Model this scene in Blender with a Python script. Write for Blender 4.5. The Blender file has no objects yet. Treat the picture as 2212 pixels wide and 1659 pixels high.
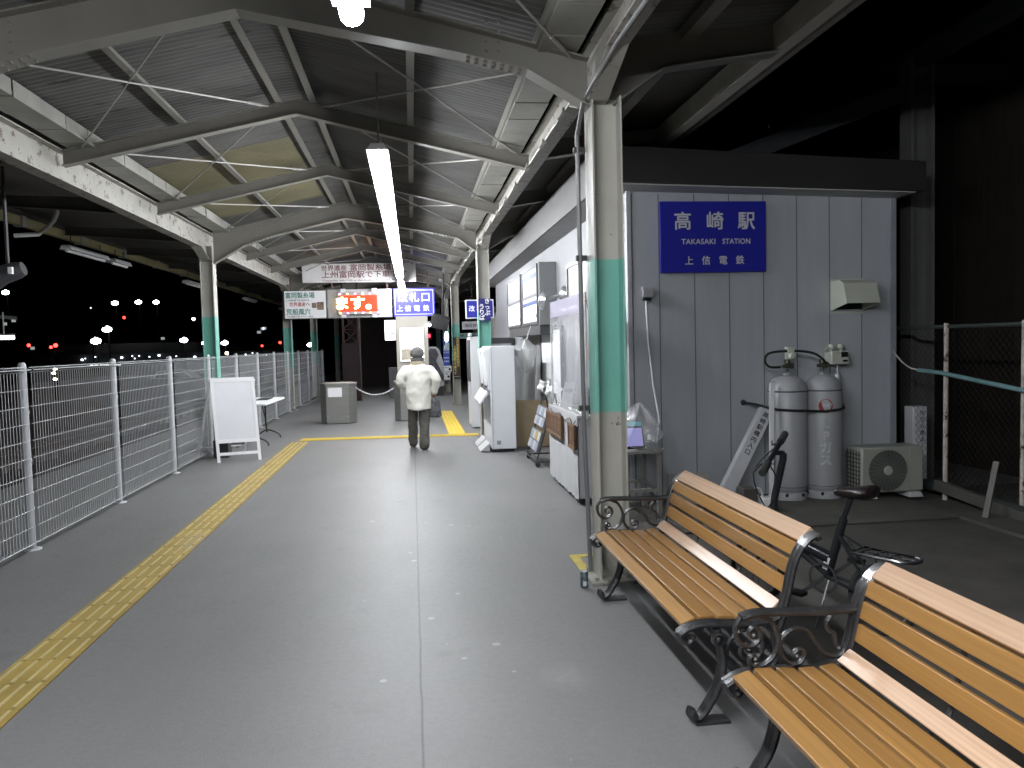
import bpy, math, random
from math import sin, cos, pi, radians
from mathutils import Vector, Matrix

S = bpy.context.scene
COL = S.collection
random.seed(7)

# ------------------------------------------------------------------ camera
YAW, PITCH, ROLL, EYE = radians(7.08), radians(-2.94), 0.025, 1.62
fw = Vector((sin(YAW)*cos(PITCH), cos(YAW)*cos(PITCH), sin(PITCH)))
rt0 = Vector((cos(YAW), -sin(YAW), 0)); up0 = rt0.cross(fw)
rt = rt0*cos(ROLL) - up0*sin(ROLL); up = up0*cos(ROLL) + rt0*sin(ROLL)
cd = bpy.data.cameras.new('camera'); cam = bpy.data.objects.new('camera', cd); COL.objects.link(cam)
cd.sensor_width = 36; cd.lens = 36*1715/2212
cd.clip_start = .05; cd.clip_end = 2000
m = Matrix((rt, up, -fw)).transposed().to_4x4(); m.translation = (0, 0, EYE); cam.matrix_world = m
S.camera = cam

# ------------------------------------------------------------------ night sky, exposure
W = bpy.data.worlds.new('World'); S.world = W; W.use_nodes = True
wn = W.node_tree; sk = wn.nodes.new('ShaderNodeTexSky'); sk.sky_type = 'NISHITA'; sk.sun_disc = False
sk.sun_elevation = radians(-6); sk.sun_rotation = radians(200)
bgn = wn.nodes['Background']; wn.links.new(sk.outputs[0], bgn.inputs[0]); bgn.inputs[1].default_value = .05
S.view_settings.view_transform = 'Standard'; S.view_settings.look = 'None'
S.view_settings.exposure = 0; S.view_settings.gamma = 1
S.cycles.use_denoising = True
S.cycles.max_bounces = 8; S.cycles.diffuse_bounces = 4; S.cycles.transparent_max_bounces = 12
S.cycles.caustics_reflective = False; S.cycles.caustics_refractive = False
S.cycles.sample_clamp_indirect = 4
LAMP = 122.0          # radiance of the fluorescent battens

# ------------------------------------------------------------------ materials
MATS = {}
def lin(c):
    return tuple(((x/255)/12.92 if x/255 <= .04045 else ((x/255+.055)/1.055)**2.4) for x in c)
def mat(name, col=(.5, .5, .5), rough=.55, metal=0, var=.12, scale=5, bump=0, bscale=60, rust=0, rscale=4,
        rustcol=(.05, .03, .018), spec=.5, coat=0, stretch=(1, 1, 1), alpha=1, trans=0, ior=1.45, emit=None, es=0, nosample=False):
    if name in MATS: return MATS[name]
    M = bpy.data.materials.new(name); M.use_nodes = True; nt = M.node_tree; N = nt.nodes; Lk = nt.links
    b = N['Principled BSDF']
    b.inputs['Roughness'].default_value = rough; b.inputs['Metallic'].default_value = metal
    b.inputs['Specular IOR Level'].default_value = spec; b.inputs['Coat Weight'].default_value = coat
    b.inputs['Alpha'].default_value = alpha; b.inputs['Transmission Weight'].default_value = trans; b.inputs['IOR'].default_value = ior
    tc = N.new('ShaderNodeTexCoord'); mp = N.new('ShaderNodeMapping'); mp.inputs['Scale'].default_value = stretch
    Lk.new(tc.outputs['Object'], mp.inputs['Vector'])
    def noise(s, d=5, r=.6):
        n = N.new('ShaderNodeTexNoise'); n.inputs['Scale'].default_value = s; n.inputs['Detail'].default_value = d; n.inputs['Roughness'].default_value = r
        Lk.new(mp.outputs[0], n.inputs['Vector']); return n
    c = (*col[:3], 1)
    n1 = noise(scale); rp = N.new('ShaderNodeValToRGB')
    rp.color_ramp.elements[0].position = .3; rp.color_ramp.elements[1].position = .7
    rp.color_ramp.elements[0].color = (*[x*(1-var) for x in col[:3]], 1); rp.color_ramp.elements[1].color = (*[min(1, x*(1+var)) for x in col[:3]], 1)
    Lk.new(n1.outputs['Fac'], rp.inputs[0]); out = rp.outputs[0]
    if rust:
        n2 = noise(rscale, 8, .7); r2 = N.new('ShaderNodeValToRGB')
        r2.color_ramp.elements[0].position = 1-rust; r2.color_ramp.elements[1].position = min(1, 1-rust+.03)
        r2.color_ramp.elements[0].color = (0, 0, 0, 1); r2.color_ramp.elements[1].color = (1, 1, 1, 1)
        Lk.new(n2.outputs['Fac'], r2.inputs[0]); mx = N.new('ShaderNodeMixRGB'); mx.inputs[2].default_value = (*rustcol, 1)
        Lk.new(r2.outputs[0], mx.inputs[0]); Lk.new(out, mx.inputs[1]); out = mx.outputs[0]
    Lk.new(out, b.inputs['Base Color'])
    if bump:
        n3 = noise(bscale, 3); bp = N.new('ShaderNodeBump'); bp.inputs['Strength'].default_value = bump; bp.inputs['Distance'].default_value = .01
        Lk.new(n3.outputs['Fac'], bp.inputs['Height']); Lk.new(bp.outputs[0], b.inputs['Normal'])
    if emit:
        b.inputs['Emission Color'].default_value = (*emit, 1); b.inputs['Emission Strength'].default_value = es
        if nosample: M.cycles.emission_sampling = 'NONE'
    MATS[name] = M
    return M

# ------------------------------------------------------------------ mesh builder (everything in world metres)
class MB:
    def __init__(s): s.v = []; s.f = []; s.sm = []
    def add(s, vs, fs, smooth=False):
        k = len(s.v); s.v += [Vector(p) for p in vs]
        for f in fs: s.f.append([i+k for i in f]); s.sm.append(smooth)
        return s
    def box(s, x0, x1, y0, y1, z0, z1):
        return s.add([(x0, y0, z0), (x1, y0, z0), (x1, y1, z0), (x0, y1, z0), (x0, y0, z1), (x1, y0, z1), (x1, y1, z1), (x0, y1, z1)],
                     [(0, 3, 2, 1), (4, 5, 6, 7), (0, 1, 5, 4), (1, 2, 6, 5), (2, 3, 7, 6), (3, 0, 4, 7)])
    def obox(s, c, size, R):
        c = Vector(c); a, b, d = [x/2 for x in size]
        vs = [c + R @ Vector((x*a, y*b, z*d)) for z in (-1, 1) for y in (-1, 1) for x in (-1, 1)]
        return s.add(vs, [(0, 2, 3, 1), (4, 5, 7, 6), (0, 1, 5, 4), (1, 3, 7, 5), (3, 2, 6, 7), (2, 0, 4, 6)])
    def beam(s, p, q, w, h, upv=(0, 0, 1)):
        p, q = Vector(p), Vector(q); d = (q-p); L = d.length; d.normalize(); u = Vector(upv)
        r = d.cross(u)
        if r.length < 1e-5: u = Vector((0, 1, 0)); r = d.cross(u)
        r.normalize(); u = r.cross(d)
        R = Matrix((r, d, u)).transposed()
        return s.obox((p+q)/2, (w, L, h), R)
    def tube(s, pts, r, n=8, closed=False, caps=True, flat=None):
        pts = [Vector(p) for p in pts]; k = len(pts); rs = r if isinstance(r, (list, tuple)) else [r]*k
        rings = []; prev = None
        for i, p in enumerate(pts):
            a = pts[i-1] if (i or closed) else p; b = pts[(i+1) % k] if (i < k-1 or closed) else p
            t = (b-a).normalized()
            if prev is None:
                x = t.cross(Vector((0, 0, 1)))
                if x.length < .05: x = t.cross(Vector((0, 1, 0)))
            else: x = prev - t*prev.dot(t)
            x.normalize(); prev = x; y = t.cross(x)
            rings.append([p + x*cos(2*pi*j/n)*rs[i] + y*sin(2*pi*j/n)*rs[i] for j in range(n)])
        fs = []
        for i in range(k if closed else k-1):
            for j in range(n):
                a = i*n+j; b = i*n+(j+1) % n; c = ((i+1) % k)*n
                fs.append((a, b, c+(j+1) % n, c+j))
        s.add([v for rg in rings for v in rg], fs, True)
        if caps and not closed:
            k0 = len(s.v)-k*n
            s.f.append([k0+j for j in range(n)][::-1]); s.sm.append(False)
            s.f.append([k0+(k-1)*n+j for j in range(n)]); s.sm.append(False)
        return s
    def lathe(s, prof, c=(0, 0, 0), n=24, axis=None, R=None):
        c = Vector(c); k = len(prof); R = R or Matrix.Identity(3)
        vs = [c + R @ Vector((r*cos(2*pi*j/n), r*sin(2*pi*j/n), z)) for r, z in prof for j in range(n)]
        fs = [(i*n+j, i*n+(j+1) % n, (i+1)*n+(j+1) % n, (i+1)*n+j) for i in range(k-1) for j in range(n)]
        return s.add(vs, fs, True)
    def prism(s, poly, a, b, fn):
        """poly: 2-D outline; fn(u,v,w) -> world; extruded w from a to b"""
        n = len(poly)
        vs = [fn(u, v, a) for u, v in poly] + [fn(u, v, b) for u, v in poly]
        fs = [list(range(n))[::-1], [i+n for i in range(n)]] + [(i, (i+1) % n, n+(i+1) % n, n+i) for i in range(n)]
        return s.add(vs, fs)
    def loft(s, rings, caps=True, smooth=True):
        n = len(rings[0]); k = len(rings)
        fs = [(i*n+j, i*n+(j+1) % n, (i+1)*n+(j+1) % n, (i+1)*n+j) for i in range(k-1) for j in range(n)]
        k0 = len(s.v); s.add([v for r in rings for v in r], fs, smooth)
        if caps:
            s.f.append([k0+j for j in range(n)][::-1]); s.sm.append(smooth)
            s.f.append([k0+(k-1)*n+j for j in range(n)]); s.sm.append(smooth)
        return s
    def ball(s, c, r, n=12, sc=(1, 1, 1), R=None):
        k = n//2; R = R or Matrix.Identity(3); c = Vector(c)
        rings = []
        for i in range(1, k):
            t = pi*i/k
            rings.append([c + R @ Vector((r*sc[0]*sin(t)*cos(2*pi*j/n), r*sc[1]*sin(t)*sin(2*pi*j/n), -r*sc[2]*cos(t))) for j in range(n)])
        return s.loft(rings)
    def build(s, name, material, parent=None, bevel=0, label=None, recalc=True):
        return link(name, s.v, s.f, s.sm, material, parent, bevel, label)

ROOTLOC = {}
def link(name, vs, fs, sm, material, parent=None, bevel=0, label=None, data=None):
    me = bpy.data.meshes.new(name)
    vs = [Vector(v) for v in vs]
    org = Vector((0, 0, 0))
    if parent is None:
        xs = [v.x for v in vs]; ys = [v.y for v in vs]; zs = [v.z for v in vs]
        org = Vector(((min(xs)+max(xs))/2, (min(ys)+max(ys))/2, min(zs)))
    me.from_pydata([v-org for v in vs], [], fs)
    me.validate(); me.update()
    for p, f in zip(me.polygons, sm): p.use_smooth = f
    try: me.set_sharp_from_angle(angle=radians(40))
    except Exception: pass
    import bmesh
    b = bmesh.new(); b.from_mesh(me); bmesh.ops.recalc_face_normals(b, faces=b.faces); b.to_mesh(me); b.free()
    if material: me.materials.append(material)
    o = bpy.data.objects.new(name, me); COL.objects.link(o)
    if parent is None: o.location = org; ROOTLOC[o.name] = org
    else: adopt(o, parent)
    if bevel:
        md = o.modifiers.new('edges', 'BEVEL'); md.width = bevel; md.segments = 2; md.limit_method = 'ANGLE'; md.angle_limit = radians(50)
    if label: o['label'] = label
    return o
def adopt(o, parent):
    o.parent = parent
    base = ROOTLOC.get(parent.name)
    if base is not None: o.matrix_parent_inverse = Matrix.Translation(-base)
def tag(o, label, cat, group=None):
    o['label'] = label; o['category'] = cat
    if group: o['group'] = group
    return o
def thing(name, label, cat, loc, group=None):
    o = bpy.data.objects.new(name, None); COL.objects.link(o); o.location = loc; o.empty_display_size = .2
    ROOTLOC[o.name] = Vector(loc)
    return tag(o, label, cat, group)
def struct(o): o['kind'] = 'structure'; return o
def dup(root, delta, label, group=None):
    r = root.copy(); COL.objects.link(r); r.location = Vector(root.location)+Vector(delta); ROOTLOC[r.name] = Vector(r.location)
    r['label'] = label
    if group: r['group'] = group
    for ch in list(root.children):
        c = ch.copy(); COL.objects.link(c); c.parent = r; c.matrix_parent_inverse = ch.matrix_parent_inverse.copy()
        for g in list(ch.children):
            d = g.copy(); COL.objects.link(d); d.parent = c
    return r

FACE = {'-y': Matrix(((1, 0, 0), (0, 0, -1), (0, 1, 0))),        # columns: text right, text up, normal  (rows given)
        '-x': Matrix(((0, 0, -1), (-1, 0, 0), (0, 1, 0)))}
def text_mesh(body, size, loc, face='-y', bold=.018, spacing=1.0, align='CENTER', width=None, vert=False, lead=1.0, rotm=None):
    cu = bpy.data.curves.new('lettering', 'FONT'); cu.body = body; cu.size = size; cu.align_x = align; cu.align_y = 'CENTER'
    cu.space_character = spacing; cu.space_line = lead; cu.resolution_u = 3
    o = bpy.data.objects.new('lettering', cu); COL.objects.link(o)
    dg = bpy.context.evaluated_depsgraph_get(); dg.update()
    me = bpy.data.meshes.new_from_object(o.evaluated_get(dg))
    vs = [v.co.copy() for v in me.vertices]; fs = [list(p.vertices) for p in me.polygons]
    bpy.data.objects.remove(o); bpy.data.curves.remove(cu); bpy.data.meshes.remove(me)
    if width and vs:
        w = max(v.x for v in vs)-min(v.x for v in vs)
        for v in vs: v.x *= width/w
    R = rotm or FACE[face]
    B = bold*size*.5; n = len(vs); out = []; of = []      # heavier stroke: four copies a hair apart, each a shade prouder
    for k, (dx, dy) in enumerate(((-B, -B), (B, -B), (-B, B), (B, B))):
        out += [Vector(loc) + R @ (v+Vector((dx, dy, .0003*k))) for v in vs]; of += [[i+k*n for i in f] for f in fs]
    return out, of
class TX:
    """lettering of one colour on one sign: neighbouring characters become one part, each line its own"""
    def __init__(s): s.p = []
    def put(s, body, size, loc, *a, **k): s.p.append((Vector(loc), size, *text_mesh(body, size, loc, *a, **k))); return s
    def build(s, material, parent, name='lettering'):
        left = list(range(len(s.p))); o = None
        while left:
            g = [left.pop(0)]; grew = True
            while grew:
                grew = False
                for i in list(left):
                    if any((s.p[i][0]-s.p[k][0]).length < 2.2*min(s.p[i][1], s.p[k][1]) for k in g): g.append(i); left.remove(i); grew = True
            v = []; f = []
            for i in sorted(g):
                n = len(v); v += s.p[i][2]; f += [[q+n for q in h] for h in s.p[i][3]]
            o = link(name, v, f, [False]*len(f), material, parent)
        return o

# ------------------------------------------------------------------ shared materials
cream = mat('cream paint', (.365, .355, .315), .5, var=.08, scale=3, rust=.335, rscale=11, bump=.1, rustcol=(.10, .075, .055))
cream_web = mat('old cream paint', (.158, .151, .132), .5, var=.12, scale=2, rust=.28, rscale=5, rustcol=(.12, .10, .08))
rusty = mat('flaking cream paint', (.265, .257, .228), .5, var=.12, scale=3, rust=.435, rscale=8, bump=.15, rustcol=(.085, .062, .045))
teal = mat('teal paint', (.15, .385, .32), .45, var=.06, rust=.25, rscale=8)
steelgrey = mat('galvanised steel', (.42, .43, .45), .45, .35, var=.1)
white = mat('white paint', (.80, .80, .81), .45, var=.03)
whitep = mat('white plastic', (.72, .73, .75), .4, var=.03)
blue = mat('blue sign enamel', (.020, .024, .33), .35, var=.04)
navy = mat('navy sign', (.012, .014, .11), .4, var=.05)
black = mat('black paint', (.012, .012, .013), .4, var=.2)
dark = mat('dark steel', (.035, .035, .037), .5, var=.2)
rubber = mat('black rubber', (.015, .015, .015), .7, var=.2)
# ------------------------------------------------------------------ ground, track bed, platform
grd = mat('dark ballast', (.06, .055, .05), .9, var=.35, scale=9, bump=.6, bscale=40)
b = MB(); b.add([(-900, -200, -1.1), (900, -200, -1.1), (900, 1500, -1.1), (-900, 1500, -1.1)], [(0, 1, 2, 3)])
struct(b.build('ground', grd))

def floor_mat():
    M = bpy.data.materials.new('platform asphalt'); M.use_nodes = True; nt = M.node_tree; N = nt.nodes; Lk = nt.links; B = N['Principled BSDF']
    geo = N.new('ShaderNodeNewGeometry'); sep = N.new('ShaderNodeSeparateXYZ'); Lk.new(geo.outputs['Position'], sep.inputs[0])
    def noise(s, d=4, r=.6, sc=(1, 1, 1)):
        mp = N.new('ShaderNodeMapping'); mp.inputs['Scale'].default_value = sc; Lk.new(geo.outputs['Position'], mp.inputs[0])
        n = N.new('ShaderNodeTexNoise'); n.inputs['Scale'].default_value = s; n.inputs['Detail'].default_value = d; n.inputs['Roughness'].default_value = r
        Lk.new(mp.outputs[0], n.inputs['Vector']); return n.outputs['Fac']
    def math_(op, a, b=None, c=None):
        n = N.new('ShaderNodeMath'); n.operation = op
        for i, x in enumerate((a, b, c)):
            if x is None: continue
            if isinstance(x, (int, float)): n.inputs[i].default_value = x
            else: Lk.new(x, n.inputs[i])
        return n.outputs[0]
    def ramp(x, p0, p1, c0, c1):
        r = N.new('ShaderNodeValToRGB'); r.color_ramp.elements[0].position = p0; r.color_ramp.elements[1].position = p1
        r.color_ramp.elements[0].color = (c0,)*3+(1,) if not isinstance(c0, tuple) else (*c0, 1)
        r.color_ramp.elements[1].color = (c1,)*3+(1,) if not isinstance(c1, tuple) else (*c1, 1)
        Lk.new(x, r.inputs[0]); return r.outputs[0]
    def mix(f, a, b, t='MIX'):
        m = N.new('ShaderNodeMixRGB'); m.blend_type = t
        for i, x in enumerate((f, a, b)):
            if isinstance(x, (int, float)): m.inputs[i].default_value = x if i == 0 else (x, x, x, 1)
            elif isinstance(x, tuple): m.inputs[i].default_value = (*x, 1)
            else: Lk.new(x, m.inputs[i])
        return m.outputs[0]
    base = ramp(noise(.7, 6), .25, .75, (.140, .139, .1365), (.166, .1655, .164))
    base = mix(.35, base, ramp(noise(24, 5, .7), .3, .7, .84, 1.15), 'MULTIPLY')
    base = mix(.8, base, ramp(noise(.45, 5, .55, (1, .45, 1)), .3, .7, .84, 1.13), 'MULTIPLY')
    base = mix(.4, base, ramp(noise(90, 2), .25, .75, .75, 1.25), 'MULTIPLY')
    base = mix(.35, base, ramp(noise(2.2, 4, .6, (1, .3, 1)), .3, .72, .86, 1.12), 'MULTIPLY')
    # dark stains
    base = mix(ramp(noise(1.9, 3), .64, .72, 0.0, .35), base, (.09, .088, .085))
    # chewing-gum and drip spots near the joint
    vo = N.new('ShaderNodeTexVoronoi'); vo.inputs['Scale'].default_value = 6.2; Lk.new(geo.outputs['Position'], vo.inputs['Vector'])
    sepc = N.new('ShaderNodeSeparateColor'); Lk.new(vo.outputs['Color'], sepc.inputs[0])
    big = math_('MULTIPLY', sepc.outputs[1], .22); inside = math_('LESS_THAN', vo.outputs['Distance'], math_('ADD', math_('MULTIPLY', big, .55), .03))
    pick = math_('GREATER_THAN', sepc.outputs[0], .34)
    xf = math_('MULTIPLY', math_('SUBTRACT', 1, math_('MINIMUM', math_('ABSOLUTE', math_('DIVIDE', math_('SUBTRACT', sep.outputs[0], -.05), .75)), 1)), 1.6)
    yf = math_('LESS_THAN', sep.outputs[1], 7.5)
    gum = math_('MULTIPLY', math_('MULTIPLY', inside, pick), math_('MULTIPLY', xf, yf))
    gum = math_('MINIMUM', math_('MULTIPLY', gum, math_('ADD', math_('MULTIPLY', sepc.outputs[2], .8), .2)), .55)
    base = mix(gum, base, (.34, .34, .335))
    # a pale scuffed patch in front of the first bench, soft dark tyre marks
    px_ = math_('DIVIDE', math_('SUBTRACT', sep.outputs[0], .70), .16); py_ = math_('DIVIDE', math_('SUBTRACT', sep.outputs[1], 3.72), .20)
    rad = math_('SQRT', math_('ADD', math_('MULTIPLY', px_, px_), math_('MULTIPLY', py_, py_)))
    scuff = math_('MULTIPLY', ramp(rad, .2, 1.0, .38, 0.0), ramp(noise(16, 5, .7), .35, .65, .2, 1.0))
    base = mix(scuff, base, (.30, .30, .295))
    base = mix(ramp(noise(5.5, 3, .5, (1, .5, 1)), .68, .76, 0.0, .30), base, (.07, .069, .067))
    # joint (a thin wavering crack) along the platform
    wob = math_('MULTIPLY', math_('SUBTRACT', noise(2.2, 6, .7), .5), .022)
    d = math_('ABSOLUTE', math_('SUBTRACT', math_('SUBTRACT', sep.outputs[0], -.008), wob))
    crack = ramp(d, .003, .0075, .75, 0.0)
    base = mix(crack, base, (.05, .05, .05))
    Lk.new(base, B.inputs['Base Color'])
    rr = ramp(noise(30, 4), .3, .7, .47, .56); Lk.new(rr, B.inputs['Roughness']); B.inputs['Specular IOR Level'].default_value = .45
    bp = N.new('ShaderNodeBump'); bp.inputs['Strength'].default_value = .25; bp.inputs['Distance'].default_value = .004
    Lk.new(noise(140, 2), bp.inputs['Height']); Lk.new(bp.outputs[0], B.inputs['Normal'])
    return M
b = MB(); b.box(-5.0, 9.0, -12, 90, -1.05, 0)
struct(b.build('platform', floor_mat()))
# low concrete slab in front of the office end wall
conc = mat('worn concrete', (.075, .071, .064), .8, var=.2, scale=4, bump=.3)
b = MB(); b.box(2.2, 4.7, 6.28, 7.66, .005, .022)
struct(b.build('concrete_slab', conc, bevel=.006))
b = MB(); b.add([(1.80, -5, .004), (6.5, -5, .004), (6.5, 7.64, .004), (1.80, 7.64, .004)], [(0, 1, 2, 3)])  # separate darker, browner sheet over the floor right of the benches
struct(b.build('side_floor', mat('dark brown floor', (.062, .058, .052), .8, var=.25, scale=2.5, bump=.4, bscale=90)))
# rails and ballast of the tracks to the left
railm = mat('worn rail steel', (.12, .10, .085), .4, .6, var=.2)
sleeper = mat('sleeper concrete', (.15, .14, .13), .8, var=.2)
for k, x in enumerate((-6.6, -10.4)):
    b = MB()
    for s in (-.53, .53): b.box(x+s-.035, x+s+.035, -5, 140, -.95, -.8)
    struct(b.build('track_rails', railm))
    b = MB()
    for i in range(110): b.box(x-1.0, x+1.0, -4+i*.65, -3.78+i*.65, -1.09, -.94)
    struct(b.build('sleepers', sleeper))

# ------------------------------------------------------------------ tactile paving and painted marks
tact = mat('worn yellow tactile paving', (.30, .215, .055), .6, var=.22, scale=2.2, rust=.42, rscale=.8, rustcol=(.30, .235, .12))
barm = mat('worn tactile ridges', (.44, .36, .17), .55, var=.15, scale=6)
barn = mat('new tactile ridges', (.70, .55, .10), .5, var=.1)
gapm = mat('tile joints', (.21, .155, .06), .8)
tact2 = mat('new yellow tactile paving', (.62, .42, .03), .55, var=.08, scale=3)
def tile(b, cx, cy, rz, bars=True, s=.298, bb=None):
    R = Matrix.Rotation(rz, 3, 'Z')
    b.obox((cx, cy, .007), (s, s, .006), R)
    if bars and bb is not None:
        for i in range(4):
            c = Vector((cx, cy, .0125)) + R @ Vector(((i-1.5)*.075, 0, 0)); bb.obox(c, (.017, .262, .005), R)
b = MB(); bb = MB(); gp_ = MB()
for i in range(45):
    y = .95+.3*i
    if y < 14.05:
        tile(b, -1.973, y, 0, bb=bb); gp_.box(-2.125, -1.821, y-.1515, y-.1485, .0102, .0106)
        for k in range(4): gp_.box(-1.973+(k-1.5)*.075-.008, -1.973+(k-1.5)*.075+.008, y-.148, y-.134, .0108, .0112)
tp_ = struct(b.build('tactile_paving', tact)); struct(bb.build('tactile_ridges', barm)); struct(gp_.build('tactile_joints', gapm))
b = MB(); bb = MB(); n = 11
for i in range(n):
    t = (i+.5)/n; tile(b, -2.0+3.12*t, 14.33-.2*t, pi/2-.06, bb=bb)
for i in range(17): tile(b, .76+.0*i, 14.45+.3*i, 0, bb=bb)
struct(b.build('tactile_crossing', tact2)); struct(bb.build('tactile_ridges', barn))
paint = mat('worn yellow line paint', (.42, .33, .06), .7, var=.25, scale=20, rust=.45, rscale=14, rustcol=(.2, .19, .17))
b = MB(); b.box(1.13, 1.20, 5.2, 5.86, .0, .004); b.box(1.2005, 1.62, 5.79, 5.86, .0, .004)
struct(b.build('painted_line', paint))
b = MB(); b.box(-4.6, -4.5, -4, 60, 0, .004)
struct(b.build('platform_edge_line', mat('edge line paint', (.16, .16, .15), .7, var=.2)))
# ------------------------------------------------------------------ platform canopy
FR = [-2.9, 5.25, 13.35, 21.4, 27.0, 35.1]       # column frames
RF = [-.2, 2.5, 7.87, 10.6, 16.03, 18.7, 24.2, 29.7, 32.4]
COLX = {-2.9: 1.30, 5.25: 1.305, 13.35: 1.21, 21.4: 1.165, 27.0: 1.145, 35.1: 1.15}
RX = -1.02                                       # ridge
def ztop(x): return 3.98 - .232*abs(x-RX)
can = thing('platform_canopy', 'cream steel platform canopy with corrugated roof over the walkway', 'canopy', (-1, 5.25, 0))
sheet = mat('grimy roof sheet', (.074, .071, .068), .6, var=.28, scale=1.6, rust=.40, rscale=2.2, rustcol=(.036, .034, .033), stretch=(.6, 3, 1))
fibre = mat('yellowed translucent sheet', (.118, .107, .060), .5, var=.25, scale=1.2)
dsheet = mat('dark roof sheet', (.10, .095, .088), .7, var=.25, scale=1.2)
def roof_strip(pts, y0, y1, amp=.0065, per=.076):
    """pts: (x,z) section; corrugated along y"""
    b = MB(); n = int((y1-y0)/(per/4)); k = len(pts)
    vs = []; fs = []
    for i in range(n+1):
        y = y0+(y1-y0)*i/n; dz = amp*sin(2*pi*y/per)
        vs += [(x, y, z+dz) for x, z in pts]
    for i in range(n):
        for j in range(k-1):
            a = i*k+j; fs.append((a, a+1, a+k+1, a+k))
    return b.add(vs, fs, True)
def zr(x): return ztop(x)+.125 - (.02 if abs(x-RX) < .12 else 0)
left = [(-3.02, zr(-3.02)), (-2.1, zr(-2.1)), (-1.32, zr(-1.32))]
mid = [(-1.32, zr(-1.32)), (-1.16, zr(-1.16)-.008), (-1.02, zr(-1.02)), (-.88, zr(-.88)-.008), (-.72, zr(-.72))]
right = [(-.72, zr(-.72)), (.05, zr(.05)), (.98, zr(.98))]
roof_strip(left, -7, 9.4).build('roof_sheet', sheet, can); roof_strip(left, 9.4, 12.9).build('skylight_sheet', fibre, can, label='yellowed translucent roof sheet')
roof_strip(left, 12.9, 36).build('roof_sheet', sheet, can)
roof_strip(mid, -7, 36).build('roof_sheet', sheet, can); roof_strip(right, -7, 36).build('roof_sheet', sheet, can)
# purlins (channels)
for x in (RX-.16, RX+.16, -2.06, .05, -2.92, .88):
    b = MB(); z = ztop(x)
    b.box(x-.03, x+.03, -7, 36, z, z+.012); b.box(x-.03, x-.022, -7, 36, z+.012, z+.085)
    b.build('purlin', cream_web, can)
# light rafters between the frames
for y in RF:
    b = MB()
    for xa, xb in ((-3.14, RX), (RX, 1.2)):
        za, zb = ztop(xa), ztop(xb)
        def fn(u, v, w): return (u, w, v)
        for (w0, w1, t0, t1) in ((-.05, .05, .0, .009), (-.004, .004, .009, .131), (-.05, .05, .131, .14)):
            b.prism([(xa, za-t1), (xb, zb-t1), (xb, zb-t0), (xa, za-t0)], y+w0, y+w1, fn)
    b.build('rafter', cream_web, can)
# column frames
def bot(x, cx):      # underside of the heavy frame
    pts = [(-3.12, 3.02), (-2.62, 3.31), (-2.2, 3.45), (RX, 3.735), (.35, 3.50), (.80, 3.40), (cx-.1, 3.17)]
    for (a, za), (c, zc) in zip(pts, pts[1:]):
        if a <= x <= c: return za+(zc-za)*(x-a)/(c-a)
    return 3.1
boltm = mat('bolt heads', (.30, .28, .25), .5, .3)
for y in FR:
    cx = COLX[y]; b = MB()
    xs = [-3.12, -2.62, -2.2, RX, .35, .80, cx-.1]
    for xa, xb in zip(xs, xs[1:]):
        za, zb, ta, tb = bot(xa, cx), bot(xb, cx), ztop(xa), ztop(xb)
        fn = lambda u, v, w: (u, w, v)
        b.prism([(xa, za), (xb, zb), (xb, tb), (xa, ta)], y-.005, y+.005, fn)
        b.prism([(xa, za-.012), (xb, zb-.012), (xb, zb), (xa, za)], y-.075, y+.075, fn)
        b.prism([(xa, ta), (xb, tb), (xb, tb+.012), (xa, ta+.012)], y-.075, y+.075, fn)
    # splice plates with bolt heads
    for x in (.58, -2.4):
        z = bot(x, cx)
        for i in range(-3, 4):
            for s in (-.04, .04):
                b.lathe([(.0, -.012), (.012, -.012), (.012, 0)], (x+i*.055, y+s, bot(x+i*.055, cx)-.012), 6)
        for i in range(2):
            for j in range(4): b.lathe([(.0, .012), (.012, .012), (.012, 0)], (x-.04+i*.08, y-.005, z+.08+j*.06), 6, R=Matrix.Rotation(pi/2, 3, 'X'))
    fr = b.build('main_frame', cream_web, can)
    # columns: H section, flanges facing left and right
    for side, X in (('r', cx), ('l', -3.22)):
        b = MB(); t = .012; h = .10
        zt = 3.22 if side == 'r' else 3.3
        def sec(z0, z1, g=0):
            b.box(X-h-g, X-h+t+g, y-h-.01-g, y+h+.01+g, z0, z1); b.box(X+h-t-g, X+h+g, y-h-.01-g, y+h+.01+g, z0, z1)
            b.box(X-h+t+g, X+h-t-g, y-.006-g, y+.006+g, z0, z1)
        sec(0, zt)
        c = b.build('column', cream, can)
        b = MB(); sec(1.14, 2.165, .0012); b.build('teal_band', teal, c)
        b = MB(); b.box(X-.17, X+.17, y-.17, y+.17, .001, .018)
        for sx in (-.13, .13):
            for sy in (-.13, .13): b.lathe([(0, .045), (.014, .045), (.014, .018)], (X+sx, y+sy, 0), 6)
        b.build('base_plate', rusty, c)
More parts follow.
